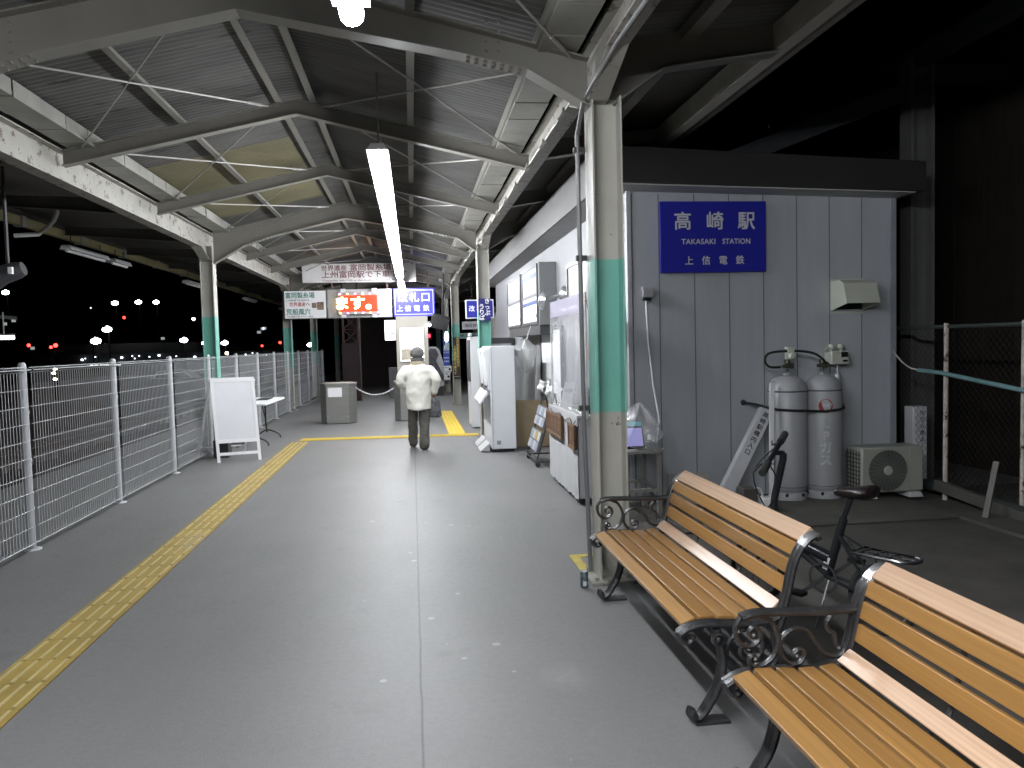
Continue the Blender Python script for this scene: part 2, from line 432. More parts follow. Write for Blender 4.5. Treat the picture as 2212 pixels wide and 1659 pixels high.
# lengthwise girders
def girder(xa, xb, zb, zt, hw, m, y0=-7, y1=36, frames=FR):
    b = MB()
    def P(x, y, z): return (x+(xa+(xb-xa)*(y/36.)), y, z)
    def bx(x0, x1, ya, yb, z0a, z1a, z0b=None, z1b=None):
        z0b = z0a if z0b is None else z0b; z1b = z1a if z1b is None else z1b
        b.add([P(x0, ya, z0a), P(x1, ya, z0a), P(x1, yb, z0b), P(x0, yb, z0b), P(x0, ya, z1a), P(x1, ya, z1a), P(x1, yb, z1b), P(x0, yb, z1b)],
              [(0, 3, 2, 1), (4, 5, 6, 7), (0, 1, 5, 4), (1, 2, 6, 5), (2, 3, 7, 6), (3, 0, 4, 7)])
    stations = [y0]
    for f in frames: stations += [f-.62, f-.1, f+.1, f+.62]
    stations = sorted(s for s in set(stations+[y1]) if y0 <= s <= y1)
    def zbot(y): return zb - max(0, .17*(1-max(0, min(abs(y-f) for f in frames)-.1)/.52)) if min(abs(y-f) for f in frames) < .62 else zb
    for ya, yb in zip(stations, stations[1:]):
        a, c = zbot(ya), zbot(yb)
        bx(-hw, hw, ya, yb, a-.012, a, c-.012, c); bx(-.005, .005, ya, yb, a, zt, c, zt); bx(-hw, hw, ya, yb, zt, zt+.012)
    return b
girder(1.262, 1.20, 3.37, 3.54, .065, rusty).build('girder', rusty, can)
girder(-3.225, -3.235, 3.235, 3.50, .075, rusty).build('girder', rusty, can)
# box gutters with lapped joints
gut = mat('weathered gutter', (.20, .195, .175), .5, var=.25, scale=2, rust=.33, rscale=5, rustcol=(.14, .125, .10))
for x0, x1 in ((.88, 1.13), (-3.10, -2.86)):
    b = MB(); y = -7
    while y < 36:
        g = .010*random.random(); L = .46
        b.box(x0-g, x1+g, y, y+L-.016, 3.525-g, 3.537-g); b.box(x0-g-.004, x0-g, y, y+L-.016, 3.525-g, 3.645); b.box(x1+g, x1+g+.004, y, y+L-.016, 3.525-g, 3.645)
        y += L
    b.build('gutter', gut, can)
    b = MB(); b.box(x0+.01, x1-.01, -7, 36, 3.542, 3.547); b.build('gutter_lining', dark, can)
# cross bracing rods
ys = sorted(FR+RF)
rod = mat('brace rods', (.33, .32, .30), .5, .2)
for ya, yb in zip(ys, ys[1:]):
    if yb < 2 or ya > 33: continue
    for xa, xb in ((-2.95, RX-.25), (RX+.25, 1.08)):
        for p, q in (((xa, ya+.06), (xb, yb-.06)), ((xb, ya+.06), (xa, yb-.06))):
            b = MB(); P = Vector((p[0], p[1], ztop(p[0])-.02)); Q = Vector((q[0], q[1], ztop(q[0])-.02))
            b.tube([P, Q], .008, 6); b.tube([P+(Q-P)*.03, P+(Q-P)*.09], .014, 6); b.tube([P+(Q-P)*.91, P+(Q-P)*.97], .014, 6)
            b.build('brace_rod', rod, can)
# right-hand wing
for y in FR+RF:
    cx = COLX.get(y); heavy = cx is not None; x0 = (cx or 1.26)+.07
    pts = [(x0, 3.19), (1.72, 3.43), (2.52, 3.55)] if heavy else [(x0, 3.44), (1.72, 3.50), (2.52, 3.62)]
    b = MB(); fn = lambda u, v, w: (u, w, v)
    for (xa, za), (xb, zb) in zip(pts, pts[1:]):
        tz = lambda x: 3.62+.10*(x-1.3)
        b.prism([(xa, za), (xb, zb), (xb, tz(xb)), (xa, tz(xa))], y-.005, y+.005, fn)
        b.prism([(xa, za-.012), (xb, zb-.012), (xb, zb), (xa, za)], y-.06, y+.06, fn)
    b.build('wing_rafter', cream_web, can)
b = MB(); b.box(2.50, 2.512, -7, 36, 3.56, 3.74); b.box(2.512, 2.60, -7, 36, 3.56, 3.572); b.build('edge_channel', mat('channel paint', (.33, .32, .285), .5, var=.12, rust=.3, rscale=8, rustcol=(.16, .13, .10)), can)
b = MB(); b.tube([(2.72, -1, 3.63), (2.72, 36, 3.63)], .035, 8); b.build('eave_gutter', cream_web, can)
b = MB(); b.box(1.85, 1.95, -7, 36, 3.62, 3.70); b.build('purlin', cream_web, can)
roof_strip([(1.28, 3.72), (2.0, 3.79), (2.72, 3.86)], -7, 36).build('wing_roof_sheet', dsheet, can)
# left-hand wing
for y in FR+RF:
    b = MB(); fn = lambda u, v, w: (u, w, v)
    b.prism([(-5.35, 3.50), (-3.3, 3.36), (-3.3, 3.55), (-5.35, 3.62)], y-.005, y+.005, fn)
    b.prism([(-5.35, 3.488), (-3.3, 3.348), (-3.3, 3.36), (-5.35, 3.50)], y-.05, y+.05, fn)
    b.build('wing_rafter', dsheet, can)
yel = mat('yellowed conduit rail', (.42, .40, .22), .5, var=.15)
b = MB(); b.box(-5.45, -5.36, -7, 40, 3.44, 3.56); b.build('edge_channel', yel, can)
for y in range(0, 38, 2):
    b = MB(); b.box(-5.47, -5.34, y-.06, y+.06, 3.425, 3.57); b.build('rail_clamp', steelgrey, can)
roof_strip([(-3.2, 3.64), (-4.4, 3.70), (-5.7, 3.77)], -7, 40).build('wing_roof_sheet', dsheet, can)
b = MB(); b.box(-5.75, -5.70, -7, 40, 3.55, 3.80); b.build('fascia', dsheet, can)
# conduit on the near column and along the girder
conduit = mat('grey conduit', (.15, .15, .15), .45, .2, var=.1)
b = MB(); b.tube([(1.19, 5.375, .02), (1.165, 5.375, 1.0), (1.155, 5.375, 3.02), (1.165, 5.2, 3.2), (1.24, 4.6, 3.36), (1.245, 3.6, 3.35), (1.25, 0, 3.35)], .016, 8)
o = b.build('conduit', conduit, can)
for z in (1.16, 2.19, 2.92): b = MB(); b.box(1.13, 1.21, 5.362, 5.395, z-.018, z+.018); b.build('clamp', dark, o)
b = MB(); b.tube([(1.185, 5.6, 3.345), (1.175, 9, 3.345), (1.15, 20, 3.345)], .011, 6)
for i in range(16): b.box(1.16-.0026*i, 1.20-.0026*i, 5.9+.9*i, 6.12+.9*i, 3.33, 3.36)
b.build('conduit', rusty, can)
# curved drain hose under the left wing
b = MB(); b.tube([(-4.75, 11.6, 3.62)] + [(-4.75-.55*(1-cos(t))*.6, 11.6+.5*sin(t)*.3, 3.62-.36*t/1.6) for t in (.3, .7, 1.1, 1.5)] + [(-5.35, 11.7, 3.2+.06)], .03, 8)
b.build('drain_hose', mat('pale hose', (.45, .45, .44), .5), can)

# ------------------------------------------------------------------ fluorescent battens under the ridge
lampm = mat('lit lamp diffuser', (.9, .9, .9), .5, emit=(.93, .96, 1.0), es=LAMP)
def batten(y0, y1, label):
    x = -.225; t = thing('ceiling_light', label, 'ceiling light', (x, (y0+y1)/2, 3.16), 'fluorescent battens hung under the canopy ridge')
    b = MB(); b.prism([(-.05, .055), (.05, .055), (.085, .005), (-.085, .005)], y0, y1, lambda u, v, w: (x+u, w, 3.16+v)); b.build('housing', white, t)
    b = MB(); b.tube([(x, y0+.015, 3.125), (x, y1-.015, 3.125)], .055, 12); b.build('tube', lampm, t)
    for y in (y0+.3, y1-.3): b = MB(); b.tube([(x, y, 3.215), (x, y, 3.86)], .008, 6); b.build('hanger_rod', cream_web, t)
    return t
batten(-5.9, -3.6, 'added unseen batten lamp far behind the camera, brightening the foreground')  # added out of view to brighten the near floor and benches
batten(-3.5, -1.2, 'added unseen batten lamp behind the camera, brightening the foreground')  # also added behind the view, lifts the foreground
batten(-1.1, 1.2, 'lit white batten lamp hanging over the camera end of the walkway')
batten(1.3, 3.75, 'lit white batten lamp above the top edge of the view')
o = ['nearest long lit batten in the row over the walkway', 'second lit batten from the near end of the long row', 'third lit batten in the long row, over the walking person',
     'fourth lit batten in the long row, before the gate signs', 'fifth lit batten, far end of the unbroken row']
for i in range(5): batten(6.4+2.34*i, 6.4+2.34*i+2.33, o[i])
batten(19.3, 21.6, 'short separate lit batten just above the blue gate sign')
batten(23.2, 25.4, 'farthest small lit batten, beyond the gate signs')
# switched-off lamps under the left wing
off = mat('unlit diffuser', (.38, .38, .38), .35)
for k, (y, lb) in enumerate(((13.2, 'unlit white lamp fixture under the left canopy edge, nearest one'), (15.1, 'unlit white lamp fixture just behind the nearest one at the left canopy edge'),
            (19.8, 'unlit lamp fixture at the left canopy edge beside the near left column'), (26.5, 'unlit lamp fixture at the left canopy edge past the left column'), (33.5, 'farthest unlit lamp fixture at the left canopy edge'))):
    L = (1.6, .8, 1.7, 1.8, 1.8)[k]
    t = thing('strip_light', lb, 'lamp', (-5.3, y, 3.25), 'switched-off lamps under the left canopy edge')
    b = MB(); b.prism([(-.06, .10), (.06, .10), (.09, .03), (-.09, .03)], y, y+L, lambda u, v, w: (-5.3+u, w, 3.22+v)); b.build('housing', mat('old lamp housing', (.36, .36, .36), .5), t)
    b = MB(); b.tube([(-5.3, y+.03, 3.235), (-5.3, y+L-.03, 3.235)], .022, 8); b.build('tube', off, t)
    for yy in (y+.2, y+L-.2): b = MB(); b.tube([(-5.3, yy, 3.31), (-5.3, yy, 3.5)], .008, 6); b.build('hanger_rod', dark, t)
# ------------------------------------------------------------------ ticket office building
office = thing('ticket_office', 'grey and white single-storey station office with dark roof edge', 'building', (3.5, 12, 0))
siding = mat('grey blue siding', (.405, .422, .447), .55, var=.07, scale=2.2, stretch=(2.2, 2.2, .35), bump=.05, bscale=25)
groove = mat('siding groove', (.15, .152, .16), .7)
frontw = mat('white office wall', (.215, .215, .225), .55, var=.03, scale=2)
darkroof = mat('dark roof fascia', (.028, .025, .025), .5, var=.1)
WY, WX0, WX1, WB = 7.65, 2.13, 4.90, 20.0
b = MB(); b.box(WX0+.001, WX1, WY, WY+.1, 0, 3.18)
wall = b.build('end_wall', siding, office)
b = MB()
for x in (2.172, 2.444, 2.806, 3.166, 3.525, 3.879, 4.229, 4.578): b.box(x-.005, x+.005, WY-.0015, WY+.004, .0, 3.05)
b.build('groove', groove, wall)
b = MB(); b.box(WX0-.012, WX0+.028, WY-.012, WY+.05, 0, 3.08); b.build('corner_trim', mat('light trim', (.40, .41, .43), .5), wall); b = MB(); b.box(WX1-.01, WX1+.05, WY-.012, WY+.11, 0, 3.03); b.build('corner_trim', mat('pale trim', (.26, .27, .30), .5), wall)
b = MB(); b.box(WX0, WX0+.1, WY+.1, WB, 0, 3.18); fw_ = b.build('front_wall', frontw, office)
b = MB(); b.box(WX0+.1, WX1, WB-.1, WB, 0, 3.1); b.box(WX1-.1, WX1, WY+.1, WB-.1, 0, 3.1); b.build('rear_wall', siding, office)
# lean-to roof: slopes down to the right
b = MB()
rp = [(1.82, 3.10), (5.05, 3.01), (5.05, 3.30), (1.82, 3.44)]
b.prism(rp, 7.30, 20.6, lambda u, v, w: (u, w, v)); rf = b.build('roof', darkroof, office, bevel=.008)
b = MB(); b.prism([(1.80, 3.085), (4.95, 3.0), (4.95, 3.008), (1.80, 3.098)], 7.32, 20.55, lambda u, v, w: (u, w, v)); b.build('soffit', mat('pale soffit', (.40, .40, .40), .6, var=.08), rf)
b = MB(); b.box(1.795, 1.818, 7.29, 20.6, 3.08, 3.46); b.build('fascia_board', mat('greyish fascia', (.085, .082, .08), .5, var=.1), rf)
# projecting ticket-window bay
frame = mat('aluminium frame', (.11, .11, .115), .4, .5, var=.08)
bay = mat('grey bay panel', (.17, .173, .173), .5, var=.04)
b = MB(); b.box(1.87, WX0-.001, 11.55, 15.35, 1.88, 2.80); by_ = b.build('window_bay', bay, office, bevel=.006)
lit = mat('lit window pane', (.35, .35, .35), .3, emit=(.93, .97, 1.0), es=.95)
blind = mat('window with blind', (.20, .20, .19), .4, var=.08, emit=(.93, .95, .9), es=.12)
blindblue = mat('blue sticker stripe', (.02, .06, .20), .4)
for (ya, yb) in ((11.68, 13.2), (13.5, 15.25)):
    b = MB()
    for (y0, y1, z0, z1) in ((ya-.05, ya, 1.9, 2.79), (yb, yb+.05, 1.9, 2.79), (ya, yb, 1.9, 1.94), (ya, yb, 2.75, 2.79), (ya, yb, 2.315, 2.355)): b.box(1.845, 1.87, y0, y1, z0, z1)
    w = b.build('window', frame, office)
    b = MB(); b.box(1.858, 1.866, ya, yb, 1.94, 2.315); b.build('pane', lit, w)
    b = MB(); b.box(1.858, 1.866, ya, yb, 2.355, 2.75); b.build('pane', blind, w, label='upper pane with pale blind')
    if ya < 12:
        b = MB(); b.box(1.854, 1.8565, ya, yb, 2.60, 2.67); b.box(1.854, 1.8565, ya, yb, 2.20, 2.26); b.build('stripe', blindblue, w)
    b = MB(); b.lathe([(.0, -.014), (.03, -.014), (.03, .0)], (1.845, ya+.06, 2.02), 10, R=Matrix.Rotation(-pi/2, 3, 'Y')); b.build('latch', steelgrey, w)
b = MB(); b.box(1.88, 2.12, 11.6, 15.3, 1.74, 1.879); b.build('bay_ledge', dark, office)
# small frosted window nearer the corner
b = MB()
for (y0, y1, z0, z1) in ((9.3, 9.42, 2.12, 2.66), (10.58, 10.65, 2.12, 2.66), (9.42, 10.58, 2.12, 2.17), (9.42, 10.58, 2.60, 2.66)): b.box(2.095, WX0-.001, y0, y1, z0, z1)
w = b.build('window', frame, office)
b = MB(); b.box(2.112, 2.122, 9.42, 10.58, 2.17, 2.60); b.build('pane', mat('frosted pane', (.20, .215, .185), .35, var=.03, emit=(.8, .85, .75), es=.10), w)
# door opening below the bay
b = MB(); b.box(2.06, 2.10, 10.95, 11.01, 0, 1.86); b.box(2.06, 2.10, 12.7, 12.76, 0, 1.86); b.box(2.06, 2.10, 11.01, 12.7, 1.80, 1.86); d = b.build('door_frame', dark, office)
b = MB(); b.box(2.075, 2.125, 11.01, 12.7, .02, 1.80); b.build('door', white, office, bevel=.004)
b = MB(); b.box(2.045, 2.06, 11.1, 11.16, .92, 1.02); b.build('handle', steelgrey, d)
# the far gabled wing beyond the office
b = MB(); b.box(2.6, 4.5, 20.3, 34, 0, 2.6); far = thing('rear_station_wing', 'dim grey station wing seen beyond the far end of the office', 'building', (3.5, 27, 0))
b.build('wall', mat('dim wall', (.3, .29, .27), .6, var=.1), far)
b = MB(); b.prism([(2.2, 2.6), (4.8, 2.6), (3.5, 3.1)], 20.7, 34.4, lambda u, v, w: (u, w, v)); b.build('roof', darkroof, far)

# ---- station name sign
def slab(b, x0, x1, y0, y1, z0, z1): return b.box(x0, x1, y0, y1, z0, z1)
sign = thing('station_sign', 'large blue station name board on the grey end wall', 'sign', (2.99, 7.62, 2.27))
b = MB(); b.box(2.447, 3.535, 7.605, 7.640, 2.273, 2.97); b.build('panel', blue, sign, bevel=.004)
b = MB()
for x in (2.6, 3.38):
    for z in (2.4, 2.85): b.box(x-.03, x+.03, 7.64, 7.65, z-.03, z+.03)
b.build('bracket', dark, sign)
letter = mat('pale sign lettering', (.62, .62, .66), .5, var=.03)
t = TX(); Y = 7.602
for ch, x in zip('高崎駅', (2.675, 3.005, 3.33)): t.put(ch, .185, (x, Y, 2.765), bold=.03)
t.put('TAKASAKI', .073, (2.835, Y, 2.573), bold=.02, spacing=1.05, width=.345); t.put('STATION', .073, (3.225, Y, 2.573), bold=.02, spacing=1.05, width=.285)
for ch, x in zip('上信電鉄', (2.735, 2.91, 3.085, 3.26)): t.put(ch, .092, (x, Y, 2.384), bold=.022)
t.build(letter, sign)
# ---- ventilation hood
hood = thing('vent_hood', 'cream metal ventilation hood on the grey end wall', 'vent', (4.42, 7.65, 1.87))
cr = mat('cream hood enamel', (.50, .52, .45), .4, var=.05, scale=4)
b = MB()
z0, z1 = 1.87, 2.175
sec = [(7.65, 2.165), (7.48, 2.165), (7.405, 2.13), (7.34, 1.93), (7.65, 1.865)]
t_ = .006
b.prism([(7.65, 2.165), (7.48, 2.165), (7.405, 2.13), (7.34, 1.93), (7.346, 1.93), (7.411, 2.124), (7.482, 2.159), (7.65, 2.159)], 4.245, 4.585, lambda u, v, w: (w, u, v))
for x in (4.239, 4.585): b.prism(sec, x, x+.006, lambda u, v, w: (w, u, v))
b.build('shell', cr, hood)
b = MB(); b.box(4.24, 4.59, 7.642, 7.65, 1.835, 1.865); b.build('lower_flange', cr, hood); b = MB(); b.box(4.24, 4.59, 7.642, 7.65, 2.166, 2.19); b.build('upper_flange', cr, hood)
b = MB(); b.box(4.26, 4.57, 7.64, 7.649, 1.88, 2.15); b.build('louvre', black, hood)
# ---- wall outlet and its cable
ou = thing('wall_outlet', 'small grey weatherproof socket with white cable on the end wall', 'outlet', (2.30, 7.64, 2.0))
b = MB(); b.prism([(7.65, 2.14), (7.60, 2.145), (7.565, 2.10), (7.565, 2.035), (7.65, 2.03)], 2.252, 2.352, lambda u, v, w: (w, u, v)); b.build('cover', mat('grey plastic', (.30, .30, .32), .4), ou, bevel=.004)
b = MB(); b.box(2.27, 2.34, 7.59, 7.648, 2.005, 2.03); b.build('socket', black, ou)
pts = [(2.29, 7.60, 2.01), (2.285, 7.58, 1.9), (2.30, 7.58, 1.6), (2.33, 7.55, 1.2), (2.31, 7.3, .85), (2.22, 7.1, .66)]
b = MB(); b.tube(pts, .008, 6); b.build('cable', white, ou)
# ---- gas meter on the wall
gm = thing('gas_meter', 'cream gas regulator and meter box on the wall above the cylinders', 'meter', (4.26, 7.6, 1.32))
b = MB(); b.box(4.165, 4.355, 7.50, 7.65, 1.325, 1.46); b.build('body', cr, gm, bevel=.012)
b = MB(); b.box(4.268, 4.335, 7.490, 7.499, 1.40, 1.45); b.box(4.285, 4.33, 7.492, 7.499, 1.352, 1.372); b.build('dial', black, gm)
b = MB()
for x in (4.20, 4.30): b.lathe([(.0, .07), (.03, .07), (.032, .03), (.02, .02), (.02, 0)], (x, 7.57, 1.458), 10); b.tube([(x-.035, 7.57, 1.50), (x+.035, 7.57, 1.50)], .012, 6)
b.tube([(4.18, 7.56, 1.49), (4.14, 7.56, 1.49), (4.14, 7.6, 1.46)], .012, 6)
b.build('valve', cr, gm)
b = MB(); b.tube([(4.26, 7.56, 1.325), (4.26, 7.56, 1.10)], .014, 8); b.lathe([(0, .1), (.03, .1), (.04, .06), (.04, -.06), (.03, -.1), (0, -.1)], (4.26, 7.56, 1.13), 10); b.build('down_pipe', steelgrey, gm)
# ---- gas cylinders
cyl = mat('grey cylinder paint', (.345, .35, .365), .38, var=.05, scale=4, rust=.26, rscale=9)
def cylinder(cx, label, num):
    t = thing('gas_cylinder', label, 'gas cylinder', (cx, 7.42, .012), 'propane cylinders by the end wall')
    b = MB(); r = .186; z = .012
    b.lathe([(0, z+.03), (r-.03, z+.03), (r-.02, z), (r-.008, z), (r-.004, z+.06), (r-.014, z+.075), (r-.03, z+.085), (r-.016, z+.10), (r, z+.14), (r, z+1.06), (r-.006, z+1.068), (r-.006, z+1.075), (r, z+1.08), (r-.012, z+1.14), (r-.05, z+1.19), (r-.10, z+1.215), (.04, z+1.225), (.035, z+1.245), (0, z+1.245)], (cx, 7.42, 0), 36)
    b.build('tank', cyl, t)
    for za, zb in ((1.066, 1.074), (.136, .141)): b = MB(); b.lathe([(r+.0012, z+za), (r+.0012, z+zb)], (cx, 7.42, 0), 36); b.build('weld_seam', dark, t)
    b = MB(); b.lathe([(0, 1.39), (.028, 1.39), (.03, 1.35), (.018, 1.34), (.018, 1.27)], (cx, 7.42, 0), 10); b.tube([(cx-.055, 7.41, 1.325), (cx+.03, 7.41, 1.325)], .017, 8); b.lathe([(0, .01), (.03, .01), (.03, -.01), (0, -.01)], (cx+.045, 7.41, 1.33), 10, R=Matrix.Rotation(pi/2, 3, 'Y'))
    b.build('valve', mat('brass valve', (.10, .11, .08), .45, .5, var=.3), t)
    b = MB()
    for k in range(3):
        a = -1.9+k*.9; b.lathe([(0, .004), (.018, .004), (.018, 0)], (cx+(r-.004)*sin(a+1.4), 7.42-(r-.004)*cos(a+1.4), .075), 10, R=Matrix.Rotation(pi/2, 3, 'X') if True else None)
    b.build('vent_hole', black, t)
    return t
c1 = cylinder(3.655, 'left grey propane cylinder with valve block and hose on top', 1)
c2 = cylinder(4.02, 'right grey propane cylinder with red round label and faded letters', 2)
def wrap(cx, poly, r, cy=7.42): return [Vector((cx+r*sin(u/r), cy-r*cos(u/r), v)) for u, v in poly]
red = mat('red label', (.30, .03, .03), .5)
b = MB(); n = 24
ring = [(-.06+.068*cos(2*pi*i/n), .935+.068*sin(2*pi*i/n)) for i in range(n)]
b.add(wrap(4.02, ring, .1875), [list(range(n))]); b.build('round_label', red, c2)
fade = mat('faded cylinder lettering', (.50, .51, .53), .6, var=.25, scale=20)
v, f = text_mesh('L\nP\nガ\nス', .12, (0, 0, 0), bold=.05, rotm=Matrix.Identity(3), lead=1.0)
v = wrap(4.02, [(p.x-.06, p.y+.58) for p in v], .188); link('lettering', v, f, [False]*len(f), fade, c2)
v, f = text_mesh('注意', .036, (0, 0, 0), bold=.02, rotm=Matrix.Identity(3))
v = wrap(4.02, [(p.x-.06, p.y+.94) for p in v], .1885); link('lettering', v, f, [False]*len(f), letter, c2)
ho = thing('gas_hose', 'black looping gas hose joining both cylinder valves', 'hose', (3.8, 7.4, 1.3))
hp = [(3.575, 7.40, 1.32), (3.46, 7.38, 1.325), (3.40, 7.36, 1.38), (3.42, 7.36, 1.445), (3.5, 7.37, 1.47), (3.64, 7.38, 1.475), (3.8, 7.38, 1.47), (3.93, 7.38, 1.44), (4.03, 7.39, 1.37), (4.06, 7.4, 1.32)]
def spline(p, n=6):
    p = [Vector(q) for q in p]; out = []
    for i in range(len(p)-1):
        a, b_, c, d = p[max(i-1, 0)], p[i], p[i+1], p[min(i+2, len(p)-1)]
        for k in range(n):
            t = k/n; out.append(.5*((2*b_)+(c-a)*t+(2*a-5*b_+4*c-d)*t*t+(3*b_-a-3*c+d)*t**3))
    return out+[p[-1]]
b = MB(); b.tube(spline(hp), .012, 8); b.build('hose', rubber, ho)
b = MB(); b.box(3.635, 3.70, 7.35, 7.43, 1.395, 1.50); b.lathe([(0, .03), (.03, .03), (.03, 0)], (3.67, 7.35, 1.43), 12, R=Matrix.Rotation(pi/2, 3, 'X')); b.box(3.625, 3.71, 7.36, 7.42, 1.49, 1.515); b.build('valve_block', cr, ho, bevel=.006)
st = thing('cylinder_strap', 'black strap across both gas cylinders', 'strap', (3.8, 7.2, .9))
arc = [(3.30, 7.64, .965), (3.38, 7.50, .95)] + [(3.655+.2*sin(a), 7.42-.2*cos(a), .918-.012*(a+1.2)) for a in (-1.1, -.7, -.3, 0, .3, .6)] + [(4.02+.2*sin(a), 7.42-.2*cos(a), .885+.015*(a+.6)) for a in (-.5, -.2, .2, .5, .9, 1.2)] + [(4.26, 7.5, .945), (4.31, 7.64, .965)]
b = MB(); b.tube(spline(arc, 4), .013, 6); b.build('band', rubber, st)
b = MB()
for x in (3.30, 4.31): b.lathe([(0, .03), (.022, .03), (.03, 0)], (x, 7.65, .965), 10, R=Matrix.Rotation(pi/2, 3, 'X'))
b.build('hook', dark, st)
# ---- posts with lettering
postm = mat('weathered white post', (.56, .57, .59), .55, var=.08, scale=5)
ink = mat('black ink', (.02, .02, .022), .6)
lp = thing('leaning_post', 'white square post with black characters leaning on the end wall', 'post', (2.95, 7.1, .02))
P0, P1 = Vector((2.84, 7.15, .05)), Vector((3.475, 7.50, .90)); d_ = (P1-P0).normalized()
b = MB(); b.beam(P0, P1, .125, .125, (0, -1, .3)); b.build('shaft', postm, lp, bevel=.006)
rr = d_.cross(Vector((0, -1, .3))).normalized(); nn = rr.cross(d_)
# characters run down the front face, upright along the post
rowR = Matrix(((rr.x, d_.x, nn.x), (rr.y, d_.y, nn.y), (rr.z, d_.z, nn.z)))
t = TX()
for i, ch in enumerate('高崎駅構内入口'): t.put(ch, .062, P0+d_*(1.02-.073*i)+nn*.0645, bold=.03, rotm=rowR)
t.build(ink, lp)
np_ = thing('narrow_post', 'thin white board upright against the left gas cylinder', 'post', (3.40, 7.25, .035))
b = MB(); b.beam((3.385, 7.22, .036), (3.44, 7.30, 1.175), .045, .02, (0, -1, 0)); b.build('board', white, np_, bevel=.003)
t = TX()
for i in range(4): t.put('立入禁止'[i], .028, (3.401-.004*i, 7.208, .50-.05*i), bold=.02)
t.build(ink, np_)
up_ = thing('notice_post', 'upright white post with black vertical characters behind the air conditioner', 'post', (5.14, 7.6, 0))
b = MB(); b.box(5.065, 5.22, 7.53, 7.68, 0, .868); b.build('shaft', postm, up_, bevel=.008)
t = TX()
for i, ch in enumerate('構内立入禁止'[1:]): t.put(ch, .05, (5.165, 7.527, .80-.068*i), bold=.02)
t.build(ink, up_)
# ---- air conditioner
ac = thing('air_conditioner', 'beige outdoor air conditioning unit on white feet by the wall corner', 'air conditioner', (4.58, 7.2, .035))
acm = mat('beige metal casing', (.30, .31, .27), .45, var=.05, scale=3)
b = MB(); b.box(4.26, 4.90, 7.12, 7.40, .085, .525); b.build('casing', acm, ac, bevel=.015)
b = MB(); n = 28
b.lathe([(0, .001), (.198, .001)], (4.525, 7.118, .30), 32, R=Matrix.Rotation(pi/2, 3, 'X')); b.build('fan_opening', mat('dark fan recess', (.05, .052, .048), .6), ac)
b = MB(); gr = mat('grille wire', (.16, .165, .15), .5)
for r in [.05+.0148*i for i in range(11)]: b.tube([(4.525+r*cos(2*pi*i/32), 7.110, .30+r*sin(2*pi*i/32)) for i in range(32)], .0022, 4, closed=True)
for i in range(26):
    a = 2*pi*i/26; b.tube([(4.525+.05*cos(a), 7.111, .30+.05*sin(a)), (4.525+.2*cos(a+.25), 7.111, .30+.2*sin(a+.25))], .0022, 4)
b.build('fan_grille', gr, ac)
b = MB(); b.lathe([(0, .012), (.04, .012), (.045, 0)], (4.525, 7.112, .30), 20, R=Matrix.Rotation(pi/2, 3, 'X')); b.build('hub_cap', mat('hub cap', (.36, .37, .34), .5), ac)
b = MB(); b.box(4.75, 4.885, 7.112, 7.119, .10, .51); b.build('side_panel', acm, ac, bevel=.003)
b = MB()
for i in range(9): b.box(4.250, 4.259, 7.15, 7.38, .13+.04*i, .138+.04*i)
for i in range(5): b.box(4.251, 4.258, 7.16+.05*i, 7.166+.05*i, .12, .49)
b.build('side_grille', dark, ac)
for x in (4.33, 4.80):
    b = MB(); b.prism([(x-.07, .036), (x+.07, .036), (x+.045, .085), (x-.045, .085)], 7.08, 7.42, lambda u, v, w: (u, w, v)); b.build('foot', mat('white foot block', (.52, .52, .53), .6, var=.1), ac)
# ---- concrete block and white box by the leaning post
cb = MB(); cb.box(2.96, 3.10, 6.88, 7.05, .036, .235); tag(cb.build('concrete_block', conc, bevel=.012), 'grey concrete block at the foot of the leaning white post', 'block')
wb = thing('white_canister', 'small white box with a wire handle in front of the left cylinder', 'box', (3.2, 6.9, .036))
b = MB(); b.box(3.13, 3.27, 6.84, 6.96, .036, .15); b.build('body', white, wb, bevel=.01)
b = MB(); b.tube(spline([(3.14, 6.9, .15), (3.08, 6.9, .19), (3.085, 6.9, .235), (3.13, 6.9, .225), (3.155, 6.9, .15)], 4), .009, 6); b.build('handle', white, wb)
lb = MB(); lb.obox((2.62, 7.35, .17), (.42, .02, .3), Matrix.Rotation(-.25, 3, 'X')); tag(lb.build('leaning_board', mat('pale board', (.30, .29, .27), .6, var=.15)), 'pale board leaning on the grey wall behind the first bench', 'board')

# ------------------------------------------------------------------ right-hand side: fences and dark structures
crust = mat('rusty pipe', (.40, .36, .32), .6, var=.3, scale=14, rust=.42, rscale=12)
cf = thing('chain_link_fence', 'rusty chain link fence on pipe posts at the dark right side', 'fence', (5.05, 6.0, 0))
for y in (7.03, 6.05, 4.4, 2.4):
    b = MB(); b.tube([(5.06, y, 0), (5.07, y, 1.68)], .022, 8); b.ball((5.07, y, 1.69), .026, 8); b.build('post', crust, cf)
dk = mat('dark green rail', (.035, .045, .042), .5)
b = MB(); b.tube([(5.08, 9.5, 1.675), (5.08, 1.5, 1.675)], .018, 8); b.build('rail', dk, cf)
b = MB(); b.box(5.03, 5.10, 1.5, 7.6, .07, .15); b.build('rail', dk, cf)
b = MB()
wires = MB(); yy0, yy1, zz0, zz1 = 1.6, 9.4, .15, 1.66; st_ = .075; kk = zz1-zz0
u = yy0-kk
while u < yy1:
    for s in (1, -1):
        ya, za, yb, zb = (u, zz0, u+kk, zz1) if s == 1 else (u, zz1, u+kk, zz0)
        t0 = max(0, (yy0-ya)/kk); t1 = min(1, (yy1-ya)/kk)
        if t1 > t0: wires.tube([(5.09, ya+kk*t0, za+(zb-za)*t0), (5.09, ya+kk*t1, za+(zb-za)*t1)], .0016, 3, caps=False)
    u += st_
wires.build('wire_mesh', mat('dark fence wire', (.022, .02, .018), .6, .3), cf)
